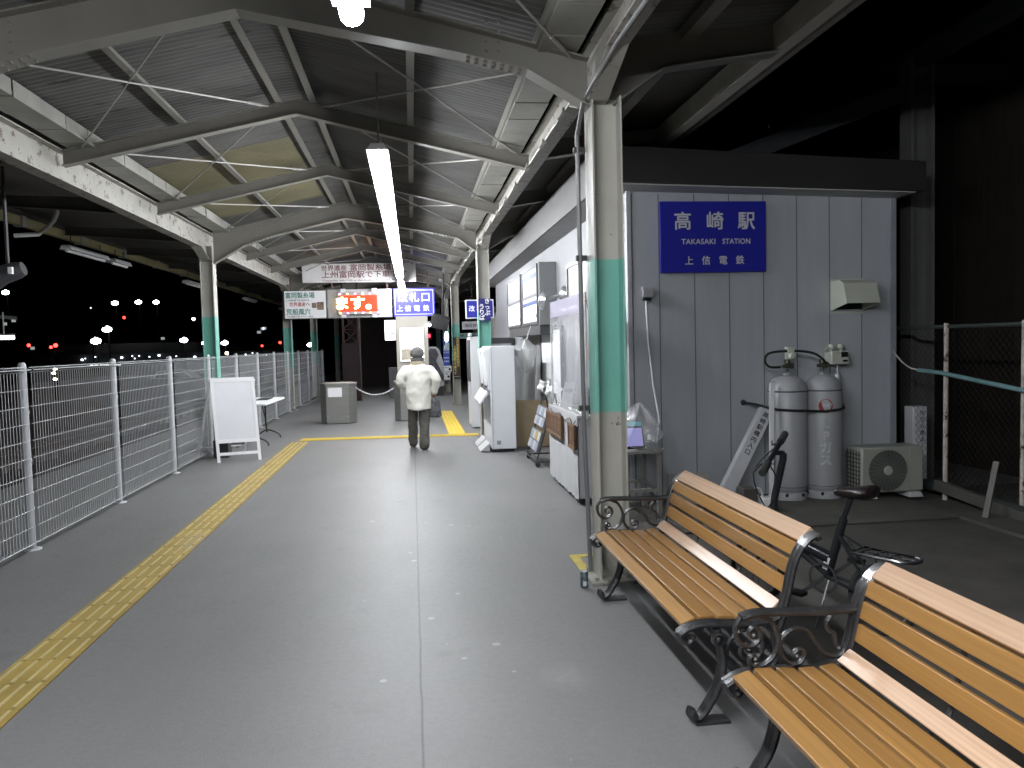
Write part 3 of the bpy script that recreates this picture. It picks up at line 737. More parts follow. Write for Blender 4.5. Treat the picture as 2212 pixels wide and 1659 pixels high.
b = MB(); b.beam((5.03, 7.12, .14), (5.03, 5.9, .05), .05, .1); b.box(4.66, 5.3, 5.2, 6.40, .002, .03); b.build('kerb_strip', conc, cf)
tp = MB(); tp.tube([(5.02, 7.38, 1.25), (5.02, 7.05, 1.235), (5.02, 3.0, .80)], .021, 10); tag(tp.build('teal_pipe', mat('pale teal pipe', (.13, .24, .25), .45, var=.1)), 'pale teal pipe tied at a slope along the chain link fence', 'pipe')
tw = MB(); tw.tube(spline([(4.91, 7.68, 1.5), (4.94, 7.6, 1.38), (4.98, 7.48, 1.28), (5.02, 7.38, 1.252)], 4), .008, 6); tag(tw.build('tie_wire', mat('pale cord', (.4, .37, .34), .7)), 'pale cord from the wall corner to the teal pipe', 'cord')
bb = MB(); bb.beam((4.80, 6.15, .03), (5.02, 6.3, .48), .045, .03); tag(bb.build('leaning_bar', mat('grey bar', (.13, .125, .115), .6)), 'grey flat bar leaning against the chain link fence', 'bar')
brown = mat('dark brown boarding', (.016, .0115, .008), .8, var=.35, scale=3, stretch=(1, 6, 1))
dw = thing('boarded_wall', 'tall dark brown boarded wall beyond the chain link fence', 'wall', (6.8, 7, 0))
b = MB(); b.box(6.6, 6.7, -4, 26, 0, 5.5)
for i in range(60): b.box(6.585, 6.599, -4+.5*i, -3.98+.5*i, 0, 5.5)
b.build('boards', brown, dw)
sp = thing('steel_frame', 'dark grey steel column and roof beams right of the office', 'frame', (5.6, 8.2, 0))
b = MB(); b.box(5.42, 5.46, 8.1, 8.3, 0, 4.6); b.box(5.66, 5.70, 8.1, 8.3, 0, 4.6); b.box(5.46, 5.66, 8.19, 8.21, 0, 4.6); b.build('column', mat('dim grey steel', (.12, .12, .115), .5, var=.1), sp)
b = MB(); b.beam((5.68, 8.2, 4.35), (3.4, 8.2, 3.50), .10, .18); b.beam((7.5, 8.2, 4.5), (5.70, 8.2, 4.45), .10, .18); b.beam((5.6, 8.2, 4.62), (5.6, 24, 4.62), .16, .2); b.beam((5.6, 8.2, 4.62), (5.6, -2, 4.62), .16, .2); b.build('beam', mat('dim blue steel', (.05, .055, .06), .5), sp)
# ------------------------------------------------------------------ display counter beside the near column
clothm = mat('white cloth', (.42, .42, .425), .8, var=.03, scale=6, bump=.15, bscale=12)
ct = thing('display_counter', 'white cloth covered display counter with clear screen behind the near column', 'counter', (1.85, 8.4, 0))
b = MB(); b.box(1.60, 2.05, 7.66, 9.22, .06, .86); b.build('cabinet', mat('pale grey cabinet', (.50, .50, .52), .5, var=.03), ct, bevel=.008)
# draped cloth front with slight waves
b = MB(); vs = []; fs = []; nx, nz = 60, 14
for i in range(nx+1):
    y = 7.62+1.62*i/nx
    for j in range(nz+1):
        z = .055+.835*j/nz; k = 1-j/nz
        vs.append((1.582-.005*k*sin(i*.35)-.002*sin(i*1.1+j*.4)*k, y, z+(  .008*sin(i*.9)+.006*sin(i*2.3) if j == 0 else 0)))
for i in range(nx):
    for j in range(nz): a = i*(nz+1)+j; fs.append((a, a+1, a+nz+2, a+nz+1))
k0 = len(vs); vs += [(1.70, 7.62, .893), (1.70, 9.24, .893)]
b.add(vs, fs, True); b.box(1.578, 1.72, 7.63, 9.23, .861, .889); b.build('cloth', clothm, ct)
b = MB(); b.box(1.73, 2.06, 7.66, 9.22, .861, .869); b.build('worktop', mat('white top', (.6, .6, .6), .4), ct)
b = MB()
for x in (1.64, 2.0):
    for y in (7.72, 9.15): b.ball((x, y, .03), .028, 8)
b.build('caster', rubber, ct)
# little string garland along the top edge
b = MB(); b.tube(spline([(1.572, 7.66, .84), (1.568, 7.8, .79), (1.57, 7.95, .84), (1.566, 8.2, .80), (1.57, 8.5, .85), (1.566, 8.8, .82), (1.57, 9.1, .86)], 5), .005, 5); b.build('cord', dark, ct)
mt = thing('counter_mat', 'green cutting mat with scattered small goods on the counter', 'mat', (1.85, 8.2, .87))
b = MB(); b.box(1.74, 2.03, 7.72, 8.9, .8705, .875); b.build('sheet', mat('green mat', (.16, .46, .17), .6, var=.08), mt)
b = MB()
for i in range(16): b.lathe([(0, .006), (.02, .006), (.022, 0)], (1.76+.25*random.random(), 7.75+1.0*random.random(), .876), 8)
b.build('print', mat('dark green print', (.03, .12, .05), .6), mt)
# carved wooden signs on the cloth
woodc = mat('carved brown wood', (.10, .052, .028), .5, var=.3, scale=9, stretch=(1, 4, 4), bump=.4, bscale=20)
woodl = mat('light wood edge', (.17, .095, .05), .5, var=.2, scale=10)
for (y0, y1, z0, z1, lb) in ((8.30, 9.20, .585, .83, 'larger carved wooden plaque on the counter cloth, far end'), (7.60, 7.90, .56, .80, 'smaller carved wooden plaque on the counter cloth by the near corner')):
    s = thing('wooden_plaque', lb, 'plaque', (1.56, (y0+y1)/2, z0), 'wooden plaques on the counter front')
    b = MB(); b.box(1.545, 1.570, y0, y1, z0, z1); b.build('board', woodc, s, bevel=.006)
    b = MB(); e = .025
    for q in ((y0-.006, y1+.006, z1-e, z1+.005), (y0-.006, y1+.006, z0-.005, z0+e), (y0-.006, y0+e, z0+e, z1-e), (y1-e, y1+.006, z0+e, z1-e)): b.box(1.537, 1.5445, *q)
    b.build('rim', woodl, s)
    t = TX(); n = 4 if y1-y0 > .5 else 1
    for i in range(n): t.put('上信電鉄'[i] if n > 1 else '鉄', .13, (1.543, y1-.14-(y1-y0-.26)*i/max(1, n-1) if n > 1 else (y0+y1)/2, (z0+z1)/2), face='-x', bold=.03)
    t.build(mat('gilt carving', (.22, .115, .05), .5), s)
# clear screen in front of the counter
clear = bpy.data.materials.new('clear vinyl'); clear.use_nodes = True; nt = clear.node_tree; bs = nt.nodes['Principled BSDF']
bs.inputs['Base Color'].default_value = (.75, .76, .80, 1); bs.inputs['Roughness'].default_value = .16; bs.inputs['Alpha'].default_value = .24; bs.inputs['Specular IOR Level'].default_value = .8
def film(name, alpha, col=(.75, .76, .8), rough=.16):
    M = clear.copy(); M.name = name; q = M.node_tree.nodes['Principled BSDF']; q.inputs['Alpha'].default_value = alpha; q.inputs['Base Color'].default_value = (*col, 1); q.inputs['Roughness'].default_value = rough; return M
sc_ = thing('clear_screen', 'tall clear plastic splash screen standing over the counter', 'screen', (1.61, 8.2, .87))
b = MB(); vs = []; fs = []
for i in range(25):
    for j in range(9):
        y = 7.3+1.85*i/24; z = .90+1.17*j/8; vs.append((1.615+.006*sin(i*.8+j*.5)+.004*sin(j*1.9), y, z))
for i in range(24):
    for j in range(8): a = i*9+j; fs.append((a, a+1, a+10, a+9))
b.add(vs, fs, True); o = b.build('sheet', film('clear vinyl sheet', .22, (.50, .50, .54)), sc_)
md = o.modifiers.new('thick', 'SOLIDIFY'); md.thickness = .002
em_ = film('clear edge', .5, (.55, .55, .55))
for y_ in (7.28, 9.15):
    b = MB(); b.box(1.605, 1.625, y_, y_+.022, .89, 2.08); b.build('edge_strip', em_, sc_)
b = MB(); b.box(1.608, 1.622, 7.3, 9.15, 1.90, 2.08); b.build('banner_band', film('lilac band', .5, (.34, .32, .44), .4), sc_)
# things on the counter
def stand(cx, cy, w, h, lab, col, lean=.25, nm='leaflet_stand', cat='leaflet stand'):
    t = thing(nm, lab, cat, (cx, cy, .87))
    R = Matrix.Rotation(-pi/2+.5, 3, 'Z') @ Matrix.Rotation(-lean, 3, 'X')
    b = MB(); b.obox(Vector((cx, cy, .872+h/2)), (w, .012, h), R); b.build('leaflet', col, t, bevel=.002)
    b = MB(); b.obox(Vector((cx+.05, cy, .90)), (w, .10, .05), Matrix.Rotation(-pi/2+.5, 3, 'Z')); b.build('holder', film('clear holder', .4), t)
    v, f = text_mesh('お土産', w*.24, (0, 0, 0), bold=.02, rotm=Matrix.Identity(3))
    v = [Vector((cx, cy, .872+h/2)) + R @ Vector((p.x, -.008, p.y+.05)) for p in v]; link('lettering', v, f, [False]*len(f), mat('blue grey ink', (.1, .12, .25), .6), t)
paper = mat('white paper', (.42, .42, .43), .7, var=.04, scale=12)
paperb = mat('bluish leaflet', (.24, .27, .34), .6, var=.3, scale=14)
stand(1.72, 8.75, .20, .30, 'white leaflet stand on the far half of the counter', paper)
stand(1.86, 8.35, .22, .26, 'bluish leaflet stand in the middle of the counter', paperb)
bt = thing('black_bag', 'small black pouch among the leaflets on the counter', 'pouch', (1.80, 8.05, .876))
b = MB(); b.loft([[Vector((1.80+rx*cos(2*pi*j/16), 8.05+ry*sin(2*pi*j/16), z)) for j in range(16)] for rx, ry, z in ((.05, .07, .877), (.06, .085, .92), (.055, .08, 1.0), (.03, .04, 1.06))]); b.build('body', black, bt)
b = MB(); b.tube(spline([(1.80, 8.0, 1.05), (1.80, 8.02, 1.12), (1.80, 8.08, 1.12), (1.80, 8.1, 1.05)], 4), .006, 6); b.build('strap', black, bt)
# notices on the office wall behind the screen
nb = thing('wall_notices', 'row of pale paper notices pinned on the office wall behind the clear screen', 'notices', (2.12, 8.3, 1.1))
for k, (y, z, w, h, m_) in enumerate(((7.95, 1.7, .35, .5, paper), (8.45, 1.6, .42, .6, mat('grey poster', (.45, .45, .44), .6, var=.1)), (9.0, 1.75, .4, .5, paperb), (8.1, 1.2, .4, .3, paper), (8.75, 1.15, .35, .35, paperb))):
    b = MB(); b.box(2.118, 2.128, y-w/2, y+w/2, z-h/2, z+h/2); b.build('notice', m_, nb)
# red hanging bag beside the column
rb = thing('red_pouch', 'dark red and white pouch hanging by the conduit behind the near column', 'pouch', (1.62, 7.15, 1.42))
b = MB(); b.loft([[Vector((1.64+rx*cos(2*pi*j/14), 7.15+ry*sin(2*pi*j/14), z)) for j in range(14)] for rx, ry, z in ((.02, .03, 1.42), (.035, .07, 1.46), (.035, .075, 1.56), (.015, .03, 1.64))]); b.build('body', mat('dark red cloth', (.22, .03, .04), .7), rb)
b = MB(); b.tube([(1.64, 7.15, 1.64), (1.63, 7.15, 1.80), (1.62, 7.28, 2.0)], .004, 5); b.build('cord', dark, rb)
# ---- wheeled brochure rack
br = thing('brochure_rack', 'black wheeled brochure rack with two tiers of leaflets', 'rack', (1.7, 10.5, 0))
rx = lambda z: 1.53+.30*z
b = MB()
for y in (10.12, 10.93):
    b.tube([(rx(.07), y, .07), (rx(.95), y, .95)], .012, 6); b.tube([(1.55, y, .07), (1.98, y, .07)], .012, 6); b.tube([(1.96, y, .07), (rx(.95), y, .95)], .010, 6)
for x, z in ((1.55, .07), (rx(.95), .95), (1.98, .07), (rx(.12), .12)): b.tube([(x, 10.12, z), (x, 10.93, z)], .012, 6)
b.build('frame', dark, br)
b = MB()
for x in (1.57, 1.96):
    for y in (10.12, 10.93): b.lathe([(0, .016), (.03, .016), (.036, 0), (.03, -.016), (0, -.016)], (x, y, .036), 12, R=Matrix.Rotation(pi/2, 3, 'X'))
b.build('caster', rubber, br)
ye = mat('yellow leaflet', (.36, .27, .07), .6)
Rk = Matrix.Rotation(math.atan(.30), 3, 'Y')
for z0 in (.19, .50):
    zc = z0+.13
    b = MB(); b.obox(Vector((rx(zc)-.016, 10.525, zc)), (.03, .76, .27), Rk); b.build('tray', mat('dark tray', (.10, .10, .105), .5), br)
    for i in range(4):
        for j in range(2):
            zz = z0+.065+.13*j
            b = MB(); b.obox(Vector((rx(zz)-.036, 10.24+.19*i, zz)), (.008, .165, .115), Rk)
            b.build('leaflet', ye if (z0 < .3 and i == 1 and j == 1) else (paper if (i+j) % 2 else paperb), br, bevel=.002)
wp = thing('paper_bundle', 'crumpled white papers lying on top of the brochure rack', 'papers', (1.80, 10.3, .95))
rnd = random.Random(5)
for k in range(5):
    R = Matrix.Rotation(rnd.uniform(-.6, .6), 3, 'X') @ Matrix.Rotation(rnd.uniform(.2, 1.1), 3, 'Y') @ Matrix.Rotation(rnd.uniform(-1, 1), 3, 'Z')
    c = Vector((1.80+.04*rnd.uniform(-1, 1), 10.2+.14*k, .985+.03*rnd.random())); b = MB()
    vs = []; n = 5
    for i in range(n+1):
        for j in range(n+1): vs.append(c + R @ Vector((.012*sin(i*1.7+k)+.012*cos(j*2.1), (i/n-.5)*.20, (j/n-.5)*.15)))
    b.add(vs, [(i*(n+1)+j, i*(n+1)+j+1, (i+1)*(n+1)+j+1, (i+1)*(n+1)+j) for i in range(n) for j in range(n)], True); o = b.build('sheet', mat('bright paper', (.60, .60, .60), .7), wp)
    md = o.modifiers.new('thick', 'SOLIDIFY'); md.thickness = .004
# ---- brown board and grey panel leaning by the ticket machine
bo = MB(); bo.obox((1.86, 12.15, .37), (.62, .03, .72), Matrix.Rotation(-.10, 3, 'X') @ Matrix.Rotation(.03, 3, 'Y')); o = bo.build('hardboard_sheet', mat('brown hardboard', (.24, .185, .11), .6, var=.12, scale=3), bevel=.004)
tag(o, 'brown hardboard sheet standing between the white ticket machine and the brochure rack', 'board')
gp = MB(); gp.obox((1.865, 12.85, .715), (.03, 1.15, 1.43), Matrix.Rotation(.05, 3, 'Y')); tag(gp.build('leaning_partition', mat('grey panel', (.22, .225, .225), .5, var=.05), bevel=.004), 'grey panel leaning on the white office door', 'panel')
# hanging plastic bag
film_bag = film('bag film', .42, (.46, .47, .47), .3)
hb = thing('hanging_bag', 'crumpled clear plastic bag hanging in front of the office window bay', 'plastic bag', (1.75, 12.0, 1.15))
def bag(c, r, h, nm, parent, m_, seed, top=.35, down=False):
    rnd = random.Random(seed); rings = []; n = 22
    ph = [rnd.random()*6.28 for _ in range(6)]
    for k in range(11):
        t = k/10; prof = (max(.03, (t*1.25)**.75*(1 if t < .72 else (1-t)/.28*.85+.15)) if down else sin(pi*min(1, t*1.02))**.6*(1-.35*t) + top*.15*t)
        rings.append([Vector((c[0]+r*prof*cos(a)*(1+.16*sin(3*a+ph[0]+4*t)+.13*sin(7*a+ph[1]-9*t)+.08*sin(11*a+ph[5]+14*t)), c[1]+r*prof*sin(a)*(1+.16*sin(4*a+ph[2]-3*t)+.12*sin(9*a+ph[3]+8*t)), c[2]+h*t+.03*h*sin(5*a+ph[4]))) for a in [2*pi*j/n for j in range(n)]])
    b = MB(); b.loft(rings); return b.build(nm, m_, parent)
bag((1.71, 12.0, 1.17), .20, .50, 'bag', hb, film_bag, 3, down=True)
b = MB(); b.tube([(1.72, 12.0, 1.64), (1.80, 12.0, 1.88)], .006, 5); b.build('tie', white, hb)

# ------------------------------------------------------------------ ticket machines
tv = thing('ticket_machine', 'white ticket machine with two slanted front panels by the second right column', 'ticket machine', (1.3, 12.2, 0))
tvw = mat('white machine panel', (.62, .63, .66), .35, var=.02)
b = MB(); b.box(1.13, 1.50, 11.68, 12.95, .05, 1.585); b.build('cabinet', tvw, tv, bevel=.012)
for k, y0 in enumerate((11.72, 12.34)):
    b = MB(); pr_ = [(1.129, 1.56), (1.05, 1.53), (1.10, .93), (1.129, .92)]
    b.prism(pr_, y0, y0+.56, lambda u, v, w: (u, w, v)); p = b.build('front_panel', whitep, tv, bevel=.008)
    b = MB(); b.tube(spline([(1.058, y0+.02, 1.50), (1.085, y0+.02, 1.3), (1.098, y0+.02, 1.05), (1.085, y0+.02, .93)], 4), .016, 6); b.build('edge_moulding', steelgrey, tv)
    b = MB(); b.beam((1.09, y0+.28, .91), (.985, y0+.28, .74), .54, .03, (0, 0, 1)); b.build('shelf', whitep, tv, bevel=.004)
    b = MB(); b.tube([(1.10, y0+.02, .90), (.98, y0+.02, .72)], .014, 6); b.tube([(1.10, y0+.54, .90), (.98, y0+.54, .72)], .014, 6); b.tube([(.985, y0+.02, .72), (.985, y0+.54, .72)], .012, 6); b.build('shelf_rail', steelgrey, tv)
    b = MB(); b.box(1.075, 1.10, y0+.12, y0+.42, .955, .99); b.build('slot', black, tv)
    b = MB(); b.prism([(1.10, .02), (.96, .02), (1.10, .14)], y0+.02, y0+.54, lambda u, v, w: (u, w, v)); b.build('step_plate', mat('grey step', (.36, .36, .37), .5), tv)
b = MB(); b.box(1.17, 1.47, 11.73, 12.9, .0, .05); b.build('plinth', black, tv)
b = MB(); b.box(1.145, 1.155, 11.674, 11.681, .06, 1.57); b.build('seam', steelgrey, tv)
b = MB(); b.box(1.205, 1.265, 11.673, 11.679, .12, .18); b.build('badge', mat('grey badge', (.25, .25, .26), .5), tv)
t2 = thing('vending_machine', 'grey white narrow machine with red label behind the ticket machine', 'machine', (1.2, 15.3, 0))
b = MB(); b.box(1.10, 1.42, 15.2, 16.1, .02, 1.76); b.build('cabinet', tvw, t2, bevel=.01)
b = MB(); b.box(1.085, 1.099, 15.24, 16.06, .9, 1.70); b.build('display_window', dark, t2)
b = MB(); b.box(1.26, 1.40, 15.19, 15.199, .74, .98); b.build('label', red, t2)
b = MB(); b.box(1.27, 1.40, 15.19, 15.199, .18, .62); b.build('paper', paper, t2)
b = MB(); b.ball((1.10, 15.2, 1.80), .04, 10); b.build('lamp', whitep, t2)
dkb = MB(); dkb.box(1.45, 2.1, 16.4, 17.2, 1.62, 1.74); tag(dkb.build('dark_awning', dark, bevel=.006), 'dark flat awning box on the office wall beyond the ticket machine', 'awning')
# dome ended wall speaker
sp_ = thing('horn_speaker', 'pair of chrome domes on one arm, on the wall beside the ticket window bay', 'speaker', (2.0, 10.9, 2.07))
chr_ = mat('chrome dome', (.55, .56, .58), .25, .8, var=.05)
for (x, z) in ((1.80, 2.20), (2.10, 2.28)):
    b = MB(); b.lathe([(0, .05), (.06, .045), (.11, .02), (.135, -.02), (.125, -.03), (.04, -.04), (.03, -.05)], (x, 10.9, z), 24, R=Matrix.Rotation(-pi/2+.12, 3, 'Y')); b.build('dome', chr_, sp_)
b = MB(); b.tube([(2.135, 10.9, 2.29), (1.80, 10.9, 2.20)], .026, 10); b.build('arm', steelgrey, sp_)

# ------------------------------------------------------------------ small table with a wrapped tablet, behind the column
tb = thing('small_table', 'small grey metal table against the end wall behind the near column', 'table', (2.1, 7.1, 0))
tm = mat('grey table metal', (.27, .265, .25), .5, var=.1)
b = MB(); b.box(1.86, 2.23, 6.95, 7.5, .585, .615); b.build('tabletop', tm, tb, bevel=.004)
for x in (1.89, 2.20):
    for y in (6.98, 7.46):
        b = MB(); b.box(x-.02, x+.02, y-.02, y+.02, .0, .584); b.build('leg', tm, tb)
b = MB(); b.box(1.91, 2.18, 6.965, 6.995, .235, .265); b.box(1.91, 2.18, 7.445, 7.475, .235, .265); b.box(1.885, 1.91, 6.98, 7.46, .24, .26); b.box(2.18, 2.205, 6.98, 7.46, .24, .26); b.build('stretcher', tm, tb)
tl = thing('tablet', 'glowing tablet screen wrapped in a clear plastic bag on the small table', 'tablet', (2.0, 7.05, .616))
R = Matrix.Rotation(-.35, 3, 'X')
b = MB(); b.obox((1.985, 7.06, .755), (.19, .012, .27), R); b.build('body', black, tl, bevel=.004)
b = MB(); b.obox(Vector((1.985, 7.06, .755))+R @ Vector((0, -.0075, -.025)), (.165, .002, .17), R); b.build('screen', mat('lit tablet screen', (.4, .4, .7), .3, emit=(.40, .38, .85), es=.6), tl)
b = MB(); b.obox(Vector((1.985, 7.06, .755))+R @ Vector((0, -.0075, .100)), (.17, .002, .045), R); b.build('header', mat('teal screen band', (.1, .3, .35), .3, emit=(.05, .3, .4), es=.5), tl)
pb = thing('plastic_bag', 'clear plastic bag draped over the tablet, tail hanging off the table', 'plastic bag', (2.05, 7.02, .616))
bag((2.04, 7.02, .62), .21, .42, 'bag', pb, film('thin bag film', .36, (.62, .62, .64), .2), 9)
b = MB(); b.loft([[Vector((x+r*cos(2*pi*j/10), 6.93+r*sin(2*pi*j/10), z)) for j in range(10)] for x, r, z in ((2.10, .05, .70), (2.15, .045, .63), (2.17, .035, .60), (2.23, .012, .64))]); b.build('tail', film_bag, pb)
# ------------------------------------------------------------------ overhead signs at the gate (Y about 21)
ledw = mat('white sign face', (.62, .62, .63), .45, var=.03, emit=(.95, .95, 1), es=.22)
GY = 20.9
green_ink = mat('green ink', (.03, .22, .17), .5); red_ink = mat('red ink', (.45, .06, .04), .5); maroon = mat('maroon ink', (.20, .06, .065), .6)
ts = thing('silk_mill_board', 'white sign board with green and red characters, left end of the gate signs', 'sign', (-2.68, GY, 2.38), 'signs hung over the gate')
b = MB(); b.box(-3.22, -2.145, GY, GY+.16, 2.375, 3.10); b.build('frame', dark, ts, bevel=.006)
b = MB(); b.box(-3.20, -2.165, GY-.006, GY-.001, 2.39, 3.085); b.build('face', ledw, ts)
y = GY-.009
t = TX(); t.put('富岡製糸場', .165, (-2.81, y, 2.965), bold=.03, width=.72); t.put('荒船風穴', .165, (-2.86, y, 2.545), bold=.03, width=.60); t.build(green_ink, ts)
t = TX(); t.put('世界遺産', .11, (-2.88, y, 2.74), bold=.03, width=.40); t.build(red_ink, ts)
t = TX(); t.put('へ', .11, (-2.62, y, 2.74), bold=.02); t.put('上州富岡駅下車 徒歩10分', .05, (-2.87, y, 2.845), bold=.01, width=.58); t.put('下仁田駅下車 タクシー40分', .05, (-2.82, y, 2.43), bold=.01, width=.66); t.build(ink, ts)
b = MB(); b.box(-2.52, -2.40, y-.001, y, 2.65, 2.78); b.box(-2.39, -2.22, y-.001, y, 2.60, 2.80); b.build('picture', mat('sign picture', (.22, .15, .11), .6, var=.5, scale=14), ts)
ls = thing('departure_display', 'lit red and yellow LED display on a white panel over the gate', 'display', (-1.32, GY, 2.38), 'signs hung over the gate')
b = MB(); b.box(-2.12, -.49, GY, GY+.12, 2.38, 3.11); b.build('backing', mat('white display backing', (.48, .47, .48), .45), ls, bevel=.006)
b = MB(); b.box(-1.87, -.80, GY-.10, GY-.001, 2.46, 3.03); b.build('case', mat('pink grey case', (.40, .36, .36), .45), ls, bevel=.012)
b = MB(); b.box(-1.80, -.86, GY-.106, GY-.101, 2.53, 2.95); b.build('screen', mat('red LED field', (.3, .02, .01), .4, emit=(1.0, .06, .012), es=1.5), ls)
t = TX(); t.put('ます。', .36, (-1.36, GY-.111, 2.725), bold=.05, width=.86); t.build(mat('yellow LED characters', (.8, .6, .2), .4, emit=(1, .74, .26), es=14), ls)
cols = [(1, .5, .7), (1, .8, .2), (.9, .3, .8), (.3, 1, .5)]
for r_, z in enumerate((2.985, 2.495)):
    for k in range(6):
        b = MB(); b.ball((-1.80+.19*k, GY-.115, z), .026, 8); c = cols[(k+r_) % 4]
        b.build('bulb', mat('LED bulb %d' % ((k+r_) % 4), c, .4, emit=c, es=5, nosample=True), ls)
b = MB()
for x in (-1.72, -.93):
    for z0, z1 in ((2.38, 2.46), (3.03, 3.12)): b.box(x-.06, x+.06, GY-.09, GY-.002, z0, z1)
b.build('bracket', white, ls)
gs = thing('gate_sign', 'blue ticket gate sign with white characters and white border', 'sign', (.08, GY, 2.38), 'signs hung over the gate')
b = MB(); b.box(-.45, .615, GY-.04, GY+.12, 2.385, 3.11); b.build('panel', mat('backlit blue', (.05, .05, .42), .4, var=.05, emit=(.10, .10, .8), es=.35), gs, bevel=.006)
wl = mat('white sign lettering', (.75, .75, .78), .5, emit=(.9, .9, 1), es=.3)
b = MB(); x0, x1, z0, z1 = -.415, .58, 2.43, 3.065
for q in ((x0, x1, z0, z0+.014), (x0, x1, z1-.014, z1), (x0, x0+.014, z0+.014, z1-.014), (x1-.014, x1, z0+.014, z1-.014)): b.box(q[0], q[1], GY-.047, GY-.041, q[2], q[3])
b.build('border', wl, gs)
t = TX()
for ch, x in zip('改札口', (-.21, .09, .38)): t.put(ch, .26, (x, GY-.044, 2.86), bold=.03)
for ch, x in zip('上信電鉄', (-.29, -.08, .15, .39)): t.put(ch, .17, (x, GY-.044, 2.58), bold=.025)
t.build(wl, gs)
bn = thing('banner_board', 'long white board with dark red lettering above the gate signs', 'sign', (-1.3, GY, 3.28), 'signs hung over the gate')
b = MB(); b.box(-2.73, .15, GY-.05, GY+.03, 3.285, 3.765); b.build('board', mat('faded banner', (.82, .79, .79), .5, var=.05), bn, bevel=.005)
t = TX(); y = GY-.054
t.put('世界遺産', .145, (-1.93, y, 3.645), bold=.02, width=.64); t.put('富岡製糸場は', .18, (-.90, y, 3.65), bold=.02, width=1.25)
t.put('上州富岡駅で下車です', .19, (-1.16, y, 3.475), bold=.02, width=2.15)
t.put('Tomioka Silk Mill is the Joshu-Tomioka Station', .055, (-1.2, y, 3.335), bold=.01, width=2.05)
t.build(maroon, bn)
for (root, xs, zt) in ((ts, (-3.05, -2.3), 3.10), (ls, (-2.0, -.6), 3.11), (gs, (-.3, .45), 3.11), (bn, (-2.5, -.1), 3.765)):
    b = MB()
    for x in xs: b.box(x-.015, x+.015, GY+.02, GY+.05, zt, ztop(x)-.1)
    b.build('hanger', mat('rust brown steel', (.11, .06, .045), .6, var=.2), root)

# ------------------------------------------------------------------ poster pillar, gate boxes, chains
pp = thing('poster_pillar', 'cream pillar with a brightly lit poster panel behind the walking person', 'pillar', (0, 18.6, 0))
pc = mat('beige pillar', (.40, .375, .33), .5, var=.05)
b = MB(); b.box(-.36, .37, 18.5, 18.9, 0, 2.30); b.build('body', pc, pp, bevel=.01)
b = MB(); b.box(-.275, .265, 18.485, 18.499, 1.27, 2.03); b.build('poster', mat('lit poster', (.8, .8, .76), .4, emit=(1, .98, .93), es=2.6), pp)
pm = mat('poster print', (.30, .27, .22), .5, var=.5, scale=9, emit=(.7, .6, .5), es=.35)
b = MB(); b.box(-.262, -.03, 18.482, 18.484, 1.29, 1.55); b.build('poster_picture', pm, pp)
t = TX(); t.put('世界遺産へ', .07, (0, 18.481, 1.84), bold=.01); t.build(mat('grey ink', (.2, .2, .2), .6), pp)
b = MB(); b.box(-.29, .28, 18.47, 18.484, 2.03, 2.05); b.box(-.29, .28, 18.47, 18.484, 1.25, 1.27); b.box(-.29, -.275, 18.47, 18.484, 1.27, 2.03); b.box(.265, .28, 18.47, 18.484, 1.27, 2.03); b.build('poster_frame', steelgrey, pp)
b = MB(); b.box(-.20, .0, 18.49, 18.499, .02, .12); b.build('floor_label', white, pp)
lx = thing('hanging_lightbox', 'glowing white light box with a dark mark left of the poster pillar', 'light box', (-.48, 18.7, 1.75))
b = MB(); b.box(-.62, -.375, 18.6, 18.75, 1.76, 2.22); b.build('box', mat('lit white box', (.8, .8, .8), .4, emit=(.95, 1, .97), es=2.2), lx, bevel=.01)
b = MB(); b.box(-.50, -.395, 18.59, 18.599, 1.80, 1.93); b.build('mark', dark, lx); 
b = MB(); b.box(-.485, -.41, 18.585, 18.589, 1.82, 1.91); b.build('mark_centre', white, lx)
spt = thing('spot_lamp', 'small bright lamp at the top right of the poster pillar', 'lamp', (.40, 18.4, 2.05))
b = MB(); b.lathe([(0, .06), (.03, .06), (.055, -.02), (.05, -.03)], (.40, 18.38, 2.11), 14, R=Matrix.Rotation(.9, 3, 'X')); b.build('shade', steelgrey, spt)
b = MB(); b.ball((.40, 18.36, 2.09), .042, 10); b.build('bulb', mat('lit bulb', (1, 1, 1), .4, emit=(1, 1, .97), es=30, nosample=True), spt)
b = MB(); b.tube([(.38, 18.48, 2.15), (.40, 18.40, 2.14)], .01, 6); b.build('arm', steelgrey, spt)
mon = thing('dark_monitor', 'dark tilted monitor hanging right of the poster pillar', 'monitor', (.62, 18.8, 2.0))
b = MB(); b.obox((.66, 18.8, 2.16), (.42, .25, .30), Matrix.Rotation(.25, 3, 'Y') @ Matrix.Rotation(.3, 3, 'X')); b.build('case', dark, mon, bevel=.02)
b = MB(); b.tube([(.72, 18.85, 2.28), (.78, 18.9, 3.3)], .02, 6); b.build('hanger', dark, mon)

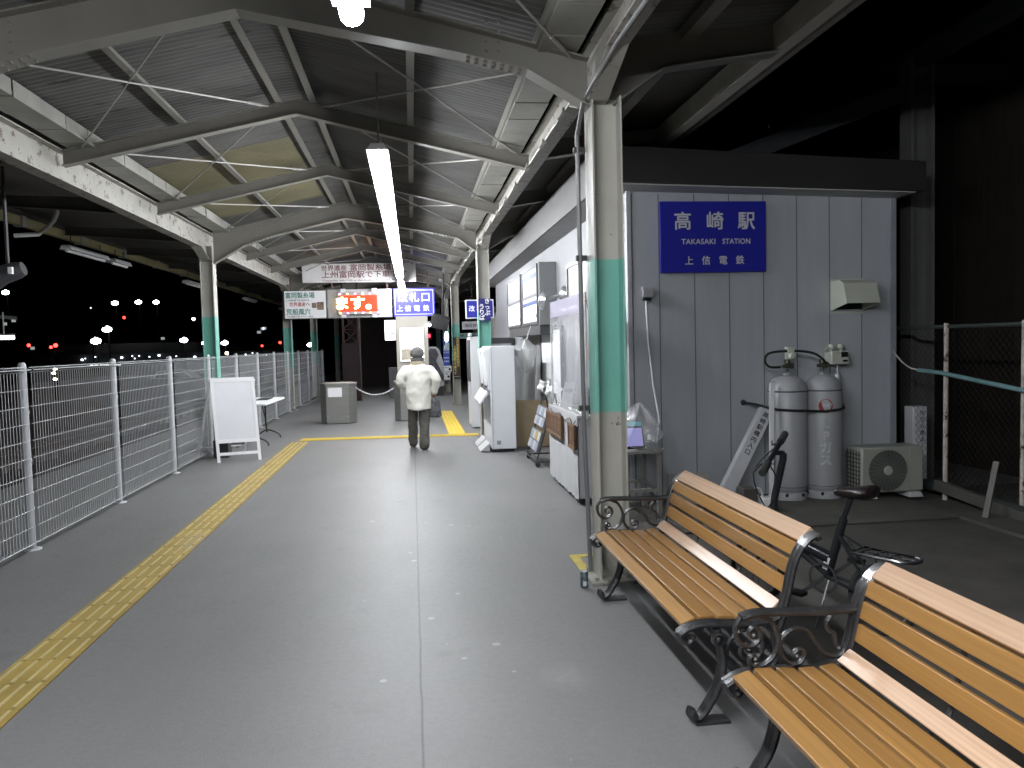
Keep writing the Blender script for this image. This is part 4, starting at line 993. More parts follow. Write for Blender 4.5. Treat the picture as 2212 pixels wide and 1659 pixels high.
stain = mat('brushed stainless', (.30, .30, .285), .38, .75, var=.08, scale=3, stretch=(1, 1, 12))
def gatebox(x0, x1, y0, y1, label):
    t = thing('gate_box', label, 'gate box', ((x0+x1)/2, (y0+y1)/2, 0), 'stainless ticket gate boxes')
    c = .13; pl = [(x0, y0+c), (x0+c, y0), (x1-c, y0), (x1, y0+c), (x1, y1-c), (x1-c, y1), (x0+c, y1), (x0, y1-c)]
    b = MB(); b.prism(pl, .01, .82, lambda u, v, w: (u, v, w)); b.build('body', stain, t, bevel=.006)
    b = MB(); q = [(u+(.012 if u > (x0+x1)/2 else -.012), v+(.012 if v > (y0+y1)/2 else -.012)) for u, v in pl]; b.prism(q, .82, .86, lambda u, v, w: (u, v, w)); b.build('rim', stain, t, bevel=.004)
    b = MB()
    q2 = [(u*.82+(x0+x1)/2*.18, v*.82+(y0+y1)/2*.18) for u, v in pl]; b.prism(q2, .861, .868, lambda u, v, w: (u, v, w)); b.build('top_panel', mat('worn top panel', (.30, .27, .24), .5, var=.2), t)
    return t
g1 = gatebox(-1.97, -1.24, 17.1, 17.75, 'octagonal stainless gate box with a white notice, left of the chain')
b = MB(); b.box(-1.80, -1.51, 17.09, 17.098, .575, .775); b.build('notice', white, g1)
b = MB()
for x in (-1.82, -1.40): b.ball((x, 17.10, .16), .014, 8); b.ball((x+.02, 17.10, .79), .012, 8)
b.build('bolt', steelgrey, g1)
gatebox(-.42, .25, 17.25, 17.85, 'stainless gate box partly hidden behind the walking person')
def chain(p, q, sag, label, m_):
    P, Q = Vector(p), Vector(q); n = int((Q-P).length/.034); b = MB()
    for i in range(n):
        t = (i+.5)/n; c = P.lerp(Q, t)-Vector((0, 0, sag*4*t*(1-t))); d = (Q-P).normalized(); d = Vector((d.x, d.y, -sag*4*(1-2*t)/(Q-P).length)).normalized()
        s_ = d.cross(Vector((0, 0, 1))).normalized(); u_ = s_.cross(d); e = s_ if i % 2 else u_
        b.tube([c+d*.026*cos(a)+e*.011*sin(a) for a in [2*pi*k/10 for k in range(10)]], .005, 5, closed=True)
    return tag(b.build('chain', m_), label, 'chain')
chain((-1.24, 17.35, .76), (-.40, 17.4, .74), .17, 'white chain hanging between the two stainless gate boxes', white)
chain((-1.97, 17.4, .62), (-3.15, 18.2, .78), .3, 'thin grey chain from the left gate box to the mesh fence', steelgrey)

# ------------------------------------------------------------------ signs on the right-hand columns
def colsign(x, y, z0, z1, w, m_, label, nm='column_sign', cat='sign'):
    t = thing(nm, label, cat, (x, y, z0)); b = MB(); b.box(x-w/2, x+w/2, y-.012, y, z0, z1); b.build('plate', m_, t, bevel=.002); return t
k = colsign(1.212, 13.225, 2.005, 2.375, .20, navy, 'navy ticket counter sign on the second right column')
t = TX()
for i, ch in enumerate('きっぷ'): t.put(ch, .098, (1.258, 13.209, 2.325-.098*i), bold=.035)
for i, ch in enumerate('うりば'): t.put(ch, .098, (1.165, 13.209, 2.235-.092*i), bold=.035)
t.build(mat('white lettering', (.8, .8, .82), .5), k)
brown_s = mat('dark brown sign', (.025, .015, .012), .4)
k = colsign(1.165, 21.275, .715, 1.815, .19, brown_s, 'dark brown sign with yellow vertical lettering on the third right column')
t = TX()
for i, ch in enumerate('世界遺産富岡製糸場は'): t.put(ch, .078, (1.205, 21.259, 1.765-.078*i), bold=.03)
for i, ch in enumerate('上州富岡駅で下車です'): t.put(ch, .078, (1.125, 21.259, 1.555-.078*i), bold=.03)
t.build(mat('yellow sign lettering', (.60, .47, .14), .5), k)
t = TX(); t.put('Tomioka Silk Mill', .026, (1.165, 21.259, .765)); t.build(mat('white small print', (.6, .6, .6), .5), k)
k = colsign(1.13, 26.87, .92, 1.83, .20, mat('mid blue sign', (.04, .07, .38), .4), 'blue arrow direction sign on the farthest right column')
t = TX(); t.put('↑', .22, (1.13, 26.855, 1.715), bold=.02); t.put('改札内', .06, (1.13, 26.855, 1.44), bold=.02); t.put('お手洗', .06, (1.13, 26.855, 1.36), bold=.02); t.put('駅事務室', .05, (1.13, 26.855, 1.18), bold=.02); t.put('休憩所', .06, (1.13, 26.855, 1.06), bold=.02)
t.build(mat('white lettering', (.8, .8, .82), .5), k)
b = MB()
for x in (1.085, 1.175):
    b.lathe([(0, .002), (.022, .002)], (x, 26.853, 1.585), 12, R=Matrix.Rotation(pi/2, 3, 'X')); b.prism([(x-.035, 1.49), (x+.035, 1.49), (x+.018, 1.56), (x-.018, 1.56)], 26.853, 26.856, lambda u, v, w: (u, w, v))
b.build('pictogram', mat('white lettering', (.8, .8, .82), .5), k)
for (z0, z1, x0, x1, lb, tx) in ((.72, .915, 1.01, 1.29, 'white notice with a black emblem under the blue arrow sign', 'お知らせ'), (.44, .70, 1.03, 1.24, 'lower white notice with three small prints on the farthest right column', 'ご注意')):
    k = thing('paper_notice', lb, 'notice', ((x0+x1)/2, 26.86, z0), 'white notices under the arrow sign')
    b = MB(); b.box(x0, x1, 26.85, 26.86, z0, z1); b.build('sheet', white, k)
    t = TX(); t.put(tx, .05, ((x0+x1)/2-.03, 26.846, z1-.06)); 
    t.build(ink, k)
    b = MB(); b.lathe([(0, .002), (.04, .002)], (x1-.06, 26.848, (z0+z1)/2-.02), 14, R=Matrix.Rotation(pi/2, 3, 'X')); b.build('emblem', ink, k)
k = thing('gate_sign', 'second blue gate sign hanging right of the navy column sign', 'sign', (1.5, 18, 2.2))
b = MB(); b.box(1.22, 1.86, 18.0, 18.08, 2.20, 2.625); b.build('frame', white, k); b = MB(); b.box(1.245, 1.835, 17.993, 17.999, 2.225, 2.60); b.build('face', blue, k)
t = TX()
for ch, x in zip('改札口', (1.36, 1.54, 1.72)): t.put(ch, .14, (x, 17.989, 2.415), bold=.03)
t.build(wl, k); b = MB(); b.box(1.5, 1.53, 18.02, 18.05, 2.625, 3.4); b.build('hanger', dark, k)
k = thing('hanging_board', 'pale green lettered board across the far end between columns', 'sign', (1.75, 24, 1.9))
b = MB(); b.box(1.28, 2.3, 24, 24.06, 1.80, 1.96); b.build('board', mat('pale green board', (.22, .36, .31), .5), k); t = TX(); t.put('高崎駅 上信電鉄のりば', .09, (1.75, 23.992, 1.88), bold=.02, width=.85); t.build(ink, k)
b = MB()
for x in (1.4, 2.2): b.box(x-.012, x+.012, 24.02, 24.04, 1.96, 3.5)
b.build('hanger', dark, k)
k = thing('hanging_board', 'small white notice board above the pale green board', 'sign', (1.75, 23, 2.1))
b = MB(); b.box(1.45, 2.05, 23, 23.05, 2.05, 2.28); b.build('board', white, k); t = TX(); t.put('出口 EXIT', .1, (1.75, 22.992, 2.16), bold=.02); t.build(ink, k); b = MB(); b.box(1.74, 1.76, 23.02, 23.04, 2.28, 3.5); b.build('hanger', dark, k)
k = thing('round_lamp', 'oval lit white lamp on the left edge of the third right column', 'lamp', (1.03, 24, 1.5))
b = MB(); b.ball((1.03, 24, 1.86), .09, 14, (.75, .6, 1.9)); b.build('globe', mat('lit globe', (.9, .9, .9), .4, emit=(.95, 1, 1), es=3), k)
b = MB(); b.box(.98, 1.10, 23.96, 24.04, 1.48, 1.68); b.build('panel', mat('pale green panel', (.45, .6, .55), .5), k)
b = MB(); b.tube([(1.03, 24.02, 2.02), (1.03, 24.1, 3.5)], .01, 6); b.build('hanger', dark, k)
k = thing('covered_display', 'grey upright display board with a dark slanting picture beside the arrow sign', 'board', (.62, 25.5, 0))
n = 14
b = MB(); out = [(.30, .30), (.98, .30), (.98, 1.05), (.93, 1.22)] + [(.62+.24*cos(a), 1.42+.16*sin(a)) for a in [pi*i/8 for i in range(1, 8)]] + [(.31, 1.2), (.30, 1.0)]
b.prism(out, 25.5, 25.54, lambda u, v, w: (u, w, v)); b.build('board', mat('pale grey board', (.33, .33, .34), .6, var=.1), k)
b = MB(); b.prism([(.42, 1.30), (.56, 1.52), (.74, 1.50), (.82, 1.32), (.74, 1.12), (.98, .62), (.96, .48), (.84, .52), (.66, .98), (.50, .74), (.44, .78), (.52, 1.10)], 25.48, 25.499, lambda u, v, w: (u, w, v)); b.build('picture', mat('dark picture', (.05, .05, .055), .6, var=.4, scale=8), k)
b = MB(); b.box(.35, .95, 25.45, 25.6, 0, .30); b.build('stand', dark, k)
# train signal glowing red in the distance between pillar and column
k = thing('signal_lamp', 'red signal light between the poster pillar and the right columns', 'signal', (.72, 34, 1.2))
b = MB(); b.ball((.70, 34, 2.02), .085, 10); b.build('lens', mat('red lens', (.6, .02, .02), .4, emit=(1, .03, .06), es=8, nosample=True), k)
b = MB(); b.box(.58, .82, 34.1, 34.2, 1.85, 2.2); b.build('housing', black, k); b = MB(); b.tube([(.7, 34.15, 0), (.7, 34.15, 1.85)], .04, 8); b.build('post', dark, k)
# ------------------------------------------------------------------ A-board and folding table
ab = thing('a_board', 'white A-frame whiteboard sign beside the mesh fence', 'sign', (-2.6, 12.0, 0))
def lp_(u, v, off=0): # board plane: u along width 0..1, v up along the slope
    a = Vector((-2.84, 11.83, 0)); c = Vector((-2.25, 11.98, 0)); upv = Vector((-.09, .13, 1.22)); nrm = (c-a).cross(upv).normalized()
    return a+(c-a)*u+upv*v+nrm*off
def strip(b, u0, u1, v0, v1, t0, t1):
    vs = [lp_(u, v, t) for t in (t0, t1) for (u, v) in ((u0, v0), (u1, v0), (u1, v1), (u0, v1))]
    b.add(vs, [(0, 3, 2, 1), (4, 5, 6, 7), (0, 1, 5, 4), (1, 2, 6, 5), (2, 3, 7, 6), (3, 0, 4, 7)])
b = MB(); strip(b, 0, .07, 0, 1, -.012, .012); strip(b, .93, 1, 0, 1, -.012, .012); strip(b, .07, .93, .95, 1, -.012, .012); strip(b, .07, .93, .225, .27, -.012, .012); strip(b, .07, .93, .08, .115, -.010, .010); b.build('frame', white, ab)
b = MB(); strip(b, .07, .93, .27, .95, -.004, .004); o = b.build('whiteboard', mat('smudged whiteboard', (.70, .70, .73), .3, var=.03, scale=4), ab)
b = MB()
for u in (0, 1):
    p = lp_(u, .97); q = Vector((p.x-.36+.06*u, p.y+.55, 0.0)); b.beam(p, q+Vector((0, 0, .01)), .035, .022)
p, q = lp_(0, .97), lp_(1, .97); b.beam(p+Vector((-.33, .5, -1.03)), q+Vector((-.28, .5, -1.03)), .03, .02); b.build('rear_frame', whitep, ab)
ft = thing('folding_table', 'white folding table with black legs behind the A-board', 'table', (-2.6, 14.2, 0))
b = MB(); b.prism([(-2.98, 13.45), (-2.40, 13.3), (-2.36, 15.0), (-2.95, 15.15)], .70, .738, lambda u, v, w: (u, v, w)); b.build('tabletop', white, ft, bevel=.012)
for y in (13.6, 14.8):
    b = MB(); b.tube([(-2.68, y, .70), (-2.68, y, .30), (-2.66, y-.02, .12)], .015, 6); b.tube(spline([(-2.95, y, .012), (-2.86, y, .05), (-2.68, y, .16), (-2.52, y, .12), (-2.44, y, .06), (-2.43, y, .012)], 4), .015, 6); b.tube([(-2.68, y, .34), (-2.68, y+(.35 if y < 14 else -.35), .70)], .010, 6); b.build('leg', black, ft)
pr2 = MB(); pr2.box(-2.72, -2.52, 14.2, 14.75, .7395, .752); tag(pr2.build('dark_folder', dark, bevel=.003), 'dark folder lying on the white folding table', 'folder')
tr = MB(); tr.box(-3.02, -2.80, 12.35, 12.6, 0, .27); tag(tr.build('dark_box', dark, bevel=.01), 'dark box on the floor behind the A-board', 'box')

# ------------------------------------------------------------------ mesh fence along the left
fz = mat('pale galvanised fence', (.48, .49, .51), .5, .2, var=.06)
fw2 = mat('fence wire', (.46, .47, .48), .5, .2, var=.05)
fe = thing('mesh_fence', 'pale grey welded mesh fence along the left side of the platform', 'fence', (-3.2, 9, 0))
for i in range(14):
    y = 3.0+2*i
    b = MB(); b.tube([(-3.2, y, 0), (-3.2, y, 1.53)], .032, 10); b.ball((-3.2, y, 1.535), .033, 10)
    for z in (.35, .75, 1.15): b.tube([(-3.2, y, z-.012), (-3.2, y, z+.012)], .037, 10)
    b.lathe([(.0, .012), (.07, .012), (.075, 0)], (-3.2, y, .001), 12); b.build('post', fz, fe)
    if i == 13: break
    b = MB(); n = 40 if y < 17 else 26
    for k_ in range(1, n):
        yy = y+2*k_/n; b.add([(-3.152, yy-.0025, .06), (-3.152, yy+.0025, .06), (-3.148, yy, .06), (-3.152, yy-.0025, 1.48), (-3.152, yy+.0025, 1.48), (-3.149, yy, 1.48)], [(0, 1, 4, 3), (1, 2, 5, 4), (2, 0, 3, 5)], True)
    zs = [.06+.142*j for j in range(11)]
    for z in zs: b.tube([(-3.155, y+.02, z), (-3.155, y+1.98, z)], .003, 5)
    for (za, zb) in ((1.48, 1.52), (.10, .06)):       # folded triangular edges
        b.tube([(-3.12, y+.02, (za+zb)/2), (-3.12, y+1.98, (za+zb)/2)], .0035, 5); b.tube([(-3.155, y+.02, zb), (-3.155, y+1.98, zb)], .0035, 5)
        for k_ in range(1, n):
            yy = y+2*k_/n; b.tube([(-3.152, yy, za), (-3.12, yy, (za+zb)/2), (-3.152, yy, zb)], .002, 4, caps=False)
    b.build('mesh_panel', fw2, fe)
# ------------------------------------------------------------------ park benches
def wood_mat(name, col, rough, stretch=(9, .35, 9)):
    M = mat(name, col, rough, var=.16, scale=4.5, stretch=stretch, coat=.35)
    nt = M.node_tree; B = nt.nodes['Principled BSDF']; src = B.inputs['Base Color'].links[0].from_socket
    oi = nt.nodes.new('ShaderNodeObjectInfo'); mr = nt.nodes.new('ShaderNodeMapRange'); mr.inputs[3].default_value = .86; mr.inputs[4].default_value = 1.14
    hv = nt.nodes.new('ShaderNodeHueSaturation'); nt.links.new(oi.outputs['Random'], mr.inputs[0]); nt.links.new(mr.outputs[0], hv.inputs['Value']); nt.links.new(src, hv.inputs['Color']); nt.links.new(hv.outputs[0], B.inputs['Base Color'])
    return M
wood = wood_mat('varnished slat', (.285, .146, .040), .40, (16, .25, 16))
wood_top = wood_mat('pale highlight slat', (.47, .31, .205), .24, (16, .25, 16))  # lamp highlight on the upturned slats painted in as a paler base colour
iron = mat('black cast iron', (.085, .085, .088), .33, .75, var=.25, scale=20, bump=.25, bscale=70, rust=.30, rscale=30, rustcol=(.12, .115, .11))
BX = 1.08
SEAT = [(-.012, .405), (.03, .428), (.09, .440), (.16, .437), (.23, .430), (.30, .428), (.37, .434), (.42, .450), (.447, .488), (.465, .54), (.480, .61), (.497, .675), (.522, .73), (.556, .770), (.592, .788), (.606, .772)]
def iron_end(y, armrest, t):
    P = lambda pts: [(BX+x, y, z) for x, z in pts]
    b = MB(); sp = spline(P(SEAT), 3)
    # flat casting: 40 mm wide along the bench, 26 mm deep
    for dy in (-.016, .016): b.tube([p+Vector((0, dy, -.016)) for p in sp], .0145, 8)
    b.tube([p+Vector((0, 0, -.018)) for p in sp], .012, 6)
    b.tube(spline(P([(-.012, .398), (.0, .366), (.024, .348), (.045, .358), (.05, .376)]), 4), .016, 8)
    b.build('end_frame', iron, t)
    if armrest or True:
        b = MB(); tp = sp[-9:-2]
        for dy in (-.016, .016): b.tube([p+Vector((0, dy, -.0145)) for p in tp], .0150, 8)
        b.tube([p+Vector((0, 0, -.0155)) for p in tp], .0145, 8); b.build('worn_cap', mat('worn bright iron', (.38, .38, .39), .3, .8, var=.2), t)
    b = MB(); leg = spline(P([(.15, .405), (.168, .335), (.178, .27), (.170, .20), (.148, .135), (.118, .085), (.086, .04), (.058, .026), (.038, .042), (.044, .062)]), 4)
    n = len(leg)
    b.tube([p+Vector((0, -.012, 0)) for p in leg], .019, 8); b.tube([p+Vector((0, .012, 0)) for p in leg], .019, 8)
    b.ball((BX+.150, y-.03, .362), .016, 10); b.lathe([(.030, -.006), (.030, .01), (.022, .012), (.020, .004)], (BX+.150, y-.03, .362), 14, R=Matrix.Rotation(pi/2, 3, 'X'))
    b.box(BX+.05, BX+.2, y-.035, y+.035, .001, .012)
    b.build('front_leg', iron, t)
    b = MB(); rl = spline(P([(.445, .44), (.42, .36), (.43, .27), (.47, .17), (.53, .09), (.59, .04), (.63, .028), (.645, .05)]), 4)
    b.tube([p+Vector((0, -.012, 0)) for p in rl], .018, 8); b.tube([p+Vector((0, .012, 0)) for p in rl], .018, 8); b.box(BX+.53, BX+.65, y-.035, y+.035, .001, .012); b.build('rear_leg', iron, t)
    b = MB()      # scrolls under the seat
    b.tube(spline(P([(.195, .27), (.205, .33), (.245, .375), (.30, .385), (.345, .36), (.36, .31), (.335, .265), (.29, .255), (.26, .28), (.268, .315), (.295, .32)]), 5), .0105, 6)
    b.tube(spline(P([(.20, .26), (.235, .225), (.29, .20), (.35, .195), (.40, .22), (.425, .27), (.425, .33)]), 5), .012, 6)
    b.ball((BX+.295, y, .30), .018, 8)
    b.build('scroll', iron, t)
    if armrest:
        A = lambda pts: [(BX+x, y, z-.017) for x, z in pts]
        b = MB(); bar = spline(A([(.085, .612), (.048, .643), (.10, .655), (.2, .652), (.32, .647), (.44, .645), (.495, .65)][1:]), 4)
        b.tube([p+Vector((0, -.011, 0)) for p in bar], .013, 8); b.tube([p+Vector((0, .011, 0)) for p in bar], .013, 8); b.ball((BX+.50, y, .655), .016, 8); b.ball((BX+.505, y-.01, .685), .013, 8); b.build('armrest', iron, t)
        b = MB(); w = .0095
        for pts in ([(0.048, 0.643), (0.029, 0.609), (0.033, 0.572), (0.051, 0.545), (0.079, 0.535), (0.105, 0.545), (0.122, 0.567), (0.118, 0.591), (0.099, 0.604), (0.083, 0.595), (0.08, 0.579), (0.099, 0.569)],
                    [(0.119, 0.645), (0.157, 0.626), (0.18, 0.592), (0.191, 0.555), (0.185, 0.522), (0.168, 0.49), (0.139, 0.468), (0.106, 0.459), (0.083, 0.471), (0.083, 0.495), (0.1, 0.499), (0.104, 0.484)],
                    [(0.312, 0.562), (0.289, 0.58), (0.251, 0.587), (0.217, 0.572), (0.198, 0.545), (0.195, 0.512), (0.211, 0.479), (0.239, 0.458), (0.268, 0.461), (0.287, 0.484), (0.283, 0.503), (0.264, 0.511), (0.247, 0.495), (0.258, 0.481)],
                    [(0.312, 0.562), (0.331, 0.533), (0.354, 0.499), (0.383, 0.479), (0.416, 0.477), (0.441, 0.494), (0.452, 0.523)],
                    [(0.395, 0.633), (0.373, 0.601), (0.38, 0.573), (0.403, 0.558), (0.41, 0.524), (0.422, 0.505)],
                    [(.105, .470), (.12, .452), (.16, .45), (.225, .452), (.25, .458)]):
            b.tube(spline(A(pts), 4), w, 6)
        for (x, z) in ((.097, .572), (.102, .487), (.258, .486), (.42, .505)): b.ball((BX+x, y, z-.017), .013, 8)
        b.build('arm_scroll', iron, t)
def bench(y0, y1, label, arm0, arm1):
    t = thing('park_bench', label, 'bench', (BX+.25, (y0+y1)/2, 0), 'slatted benches along the right of the walkway')
    iron_end(y1, arm1, t); iron_end(y0, arm0, t)
    slats = [((.004, .425), (.068, .444)), ((.084, .449), (.152, .447)), ((.170, .446), (.236, .439)), ((.252, .438), (.314, .438)), ((.330, .438), (.388, .446)),
             ((.398, .452), (.448, .494)), ((.462, .520), (.478, .584)), ((.482, .602), (.497, .664)), ((.502, .682), (.523, .738)), ((.528, .750), (.590, .803))]
    for k, (p, q) in enumerate(slats):
        p, q = Vector(p), Vector(q); d = (q-p).normalized(); nrm = Vector((-d.y, d.x)); th = .024; w = (q-p).length
        poly = [p, q, q-nrm*th, p-nrm*th]
        b = MB(); b.prism([(BX+u.x, u.y) for u in poly], y0+.022, y1-.022, lambda u, v, w: (u, w, v))
        o = b.build('slat', wood_top if k in (5, 9) else wood, t, bevel=.004, label='slat with the lamp highlight in its pale colour' if k in (5, 9) else None)
    for yy in (y0+.52, y1-.52):    # thin back straps
        b = MB(); pts = [(BX+x+.027, yy, z-.012) for x, z in SEAT[3:-2]]; b.tube(pts, .009, 6); b.build('strap', iron, t)
    return t
bench(3.16, 4.79, 'brown slatted bench with cast iron ends standing against the near column', False, True)
bench(1.02, 2.66, 'nearest brown slatted bench, cut off by the bottom right corner', False, True)

# ------------------------------------------------------------------ drink can
can_t = thing('drink_can', 'small blue silver drink can on the floor by the column base', 'can', (1.075, 5.06, 0))
b = MB(); b.lathe([(0, .004), (.022, .0), (.0262, .008), (.0265, .095), (.022, .104), (.021, .106)], (1.075, 5.06, .004), 20); b.build('body', mat('printed can', (.13, .18, .20), .3, .5, var=.75, scale=28), can_t)
b = MB(); b.lathe([(.0215, .104), (.0215, .107), (.019, .103), (0, .102)], (1.075, 5.06, .004), 20); b.lathe([(0, .1045), (.007, .1045), (.007, .103)], (1.07, 5.05, .004), 8); b.build('lid', steelgrey, can_t)
n = 10; rr_ = .0268
b = MB(); vs = [(1.075+rr_*sin(a), 5.06-rr_*cos(a), z) for z in (.018, .05) for a in [-.5+1.0*i/n for i in range(n+1)]]
b.add(vs, [(i, i+1, n+2+i, n+1+i) for i in range(n)], True); b.build('label', mat('pale can label', (.5, .52, .55), .4), can_t)

# ------------------------------------------------------------------ folding bicycle behind the benches
bk = thing('folding_bicycle', 'black small-wheeled folding bicycle parked behind the benches', 'bicycle', (2.43, 4.28, 0))
hd = Vector((-.50, .866, 0)); lt = Vector((.866, .50, 0)); O = Vector((2.30, 4.20, 0))
def q(a, z, l=0): return O+hd*a+lt*l+Vector((0, 0, z))
bkm = mat('black bicycle paint', (.012, .014, .016), .3, var=.2, coat=.4)
rub = mat('bicycle tyre', (.018, .018, .018), .75)
alu = mat('bicycle alloy', (.40, .40, .41), .35, .8)
b = MB()
b.tube([q(0, .25), q(-.10, .60)], .025, 10); b.tube([q(-.02, .36), q(.20, .42), q(.36, .52)], [.036, .033, .031], 10); b.tube([q(.0, .27), q(.36, .47)], .021, 8)
b.tube([q(.365, .43), q(.345, .60)], .022, 10)
for l in (-.055, .055): b.tube([q(0, .26, l*.5), q(-.32, .195, l)], .010, 8); b.tube([q(-.07, .52, l*.3), q(-.32, .195, l)], .009, 8)
b.build('frame', bkm, bk)
b = MB(); b.tube([q(-.09, .57), q(-.145, .72)], .015, 8); b.build('seat_post', bkm, bk)
b = MB(); b.tube([q(.35, .58), q(.34, .66), q(.28, .90), q(.28, .93)], .022, 8); b.build('stem', bkm, bk)
for nm, a in (('front_wheel', .47), ('rear_wheel', -.32)):
    c = q(a, .195); R = Matrix((hd, lt, Vector((0, 0, 1)))).transposed()
    b = MB(); b.tube([c+hd*.172*cos(t)+Vector((0, 0, .172*sin(t))) for t in [2*pi*i/36 for i in range(36)]], .021, 8, closed=True); w = b.build(nm, rub, bk)
    b = MB(); b.tube([c+hd*.150*cos(t)+Vector((0, 0, .150*sin(t))) for t in [2*pi*i/36 for i in range(36)]], .009, 6, closed=True); b.build('rim', alu, w)
    b = MB()
    for i in range(20):
        t = 2*pi*i/20; b.tube([c+lt*(.02 if i % 2 else -.02), c+hd*.149*cos(t)+Vector((0, 0, .149*sin(t)))], .0012, 3, caps=False)
    b.tube([c-lt*.045, c+lt*.045], .018, 10); b.build('spokes', dark, w)
b = MB()
for l in (-.04, .04): b.tube([q(.365, .44, l*.6), q(.39, .38, l), q(.47, .195, l)], .011, 8)
b.build('fork', bkm, bk)
# handlebar, turned to the left
hc = q(.28, .93); hb_d = Vector((.60, .72, .30)).normalized()
b = MB(); b.tube([hc, hc+Vector((-.07, -.03, .01))], .015, 8); hc2 = hc+Vector((-.07, -.03, .01)); b.tube([hc2-hb_d*.25, hc2+hb_d*.25], .016, 8); b.build('handlebar', bkm, bk)
for s in (-1, 1):
    b = MB(); b.tube([hc2+hb_d*s*.15, hc2+hb_d*s*.27], .022, 10); b.build('grip', rub, bk)
    b = MB(); b.tube([hc2+hb_d*s*.13, hc2+hb_d*s*.14+Vector((-.05, 0, -.01)), hc2+hb_d*s*.21+Vector((-.07, 0, -.02))], .007, 6); b.build('brake_lever', dark, bk)
b = MB(); b.tube(spline([hc2+hb_d*.13, hc2+Vector((-.12, .02, -.12)), q(.40, .55, .02), q(.30, .47)], 5), .004, 5); b.tube(spline([hc2-hb_d*.13, hc2+Vector((-.02, -.1, -.2)), q(.41, .52, -.02), q(.25, .45)], 5), .004, 5); b.build('cable', rubber, bk)
# saddle
b = MB(); rings = []
for a, w, h, z in ((.13, .016, .020, .735), (.10, .026, .034, .742), (.03, .036, .042, .744), (-.05, .055, .050, .75), (-.11, .080, .055, .758), (-.155, .078, .048, .766), (-.175, .045, .028, .77)):
    rings.append([q(-.15+a*.78, z+.005+h*sin(t)*.75, w*1.05*cos(t)) for t in [2*pi*j/14 for j in range(14)]])
b.loft(rings); sd = b.build('saddle', mat('worn maroon saddle', (.016, .011, .011), .3, var=.3, rust=.33, rscale=14, rustcol=(.45, .43, .38)), bk)
b = MB(); b.tube([q(-.20, .735, .02), q(-.05, .735, .015)], .004, 5); b.tube([q(-.20, .735, -.02), q(-.05, .735, -.015)], .004, 5); b.build('rail', alu, sd)
# rear rack
b = MB(); z = .44
out = [q(-.18, z, .075), q(-.18, z, -.075), q(-.46, z, -.075), q(-.51, z, -.045), q(-.525, z, 0), q(-.51, z, .045), q(-.46, z, .075)]
b.tube(out, .0085, 6, closed=True)
for a in (-.22, -.30, -.38): b.tube([q(a, z, -.075), q(a, z, .075)], .007, 6)
b.tube([q(-.2, z, 0), q(-.5, z, 0)], .005, 6)
for l in (-.06, .06): b.tube([q(-.32, z, l), q(-.32, .195, l)], .005, 6); b.tube([q(-.18, z, l), q(-.10, .5, l*.3)], .005, 6)
b.build('rear_rack', bkm, bk)
b = MB(); c = q(0, .25, -.045); R = Matrix((hd, Vector((0, 0, 1)), -lt)).transposed(); b.lathe([(.075, .003), (.088, .003), (.088, -.003), (.075, -.003), (.075, .003)], c, 28, R=R); b.beam(c, c+hd*.12+Vector((0, 0, -.10)), .012, .02); b.beam(c+lt*.09, c+lt*.09-hd*.12+Vector((0, 0, .10)), .012, .02); b.build('crank', dark, bk)
b = MB()
for s, l in ((1, -.10), (-1, .10)):
    p = q(.12*s, .25-.10*s, l); b.obox(p, (.08, .06, .022), Matrix((hd, lt, Vector((0, 0, 1)))).transposed())
b.build('pedal', rubber, bk)
b = MB(); p0 = q(-.03, .24, -.03); b.tube([p0, q(-.05, .012, -.20)], .007, 6); b.build('kickstand', mat('dull alloy', (.2, .2, .2), .4, .7), bk)
for p_, q_ in ((q(.0, .30, -.022), q(-.02, .37, -.022)), (q(.12, .40, -.03), q(.17, .415, -.03))): b = MB(); b.beam(p_, q_, .012, .03); b.build('sticker', mat('white sticker', (.6, .6, .62), .4), bk)
# ------------------------------------------------------------------ the walking man in a white coat, seen from behind
per = thing('person', 'person in white coat, grey cap and scarf walking away with a bag', 'person', (.07, 12.45, 0))
PO = Vector((.07, 12.45, 0))
def remesh(name, mb, voxel, material, parent, smooth=6, wrinkle=0, seed=1, ws=7):
    me = bpy.data.meshes.new(name); me.from_pydata(mb.v, [], mb.f); me.validate()
    o = bpy.data.objects.new(name, me); COL.objects.link(o)
    import bmesh
    b = bmesh.new(); b.from_mesh(me); bmesh.ops.recalc_face_normals(b, faces=b.faces); b.to_mesh(me); b.free()
    r = o.modifiers.new('r', 'REMESH'); r.mode = 'VOXEL'; r.voxel_size = voxel; r.use_smooth_shade = True
    s = o.modifiers.new('s', 'SMOOTH'); s.factor = .5; s.iterations = smooth
    dg = bpy.context.evaluated_depsgraph_get(); dg.update()
    m2 = bpy.data.meshes.new_from_object(o.evaluated_get(dg))
    bpy.data.objects.remove(o); bpy.data.meshes.remove(me)
    from mathutils import noise
    vs = [v.co.copy() for v in m2.vertices]; ns = [v.normal.copy() for v in m2.vertices]; fs = [list(p.vertices) for p in m2.polygons]
    bpy.data.meshes.remove(m2)
    if wrinkle:
        vs = [v+n*wrinkle*(noise.noise(Vector((v.x*ws*1.3+seed, v.y*ws, v.z*ws*.9)))+.5*noise.noise(Vector((v.x*ws*2.6, v.y*ws*2, v.z*ws*2.4+seed)))) for v, n in zip(vs, ns)]
    return link(name, vs, fs, [True]*len(fs), material, parent)
def V(x, y, z): return PO+Vector((x, y, z))
def limb(b, pts, rs, n=14):
    b.tube([V(*p) for p in pts], rs, n)
    b.ball(V(*pts[0]), rs[0], 12); b.ball(V(*pts[-1]), rs[-1], 12)
def ering(cx, cy, rx, ry, z, n=28, pw=1.0): return [V(cx+rx*cos(2*pi*j/n), cy+ry*sin(2*pi*j/n), z) for j in range(n)]
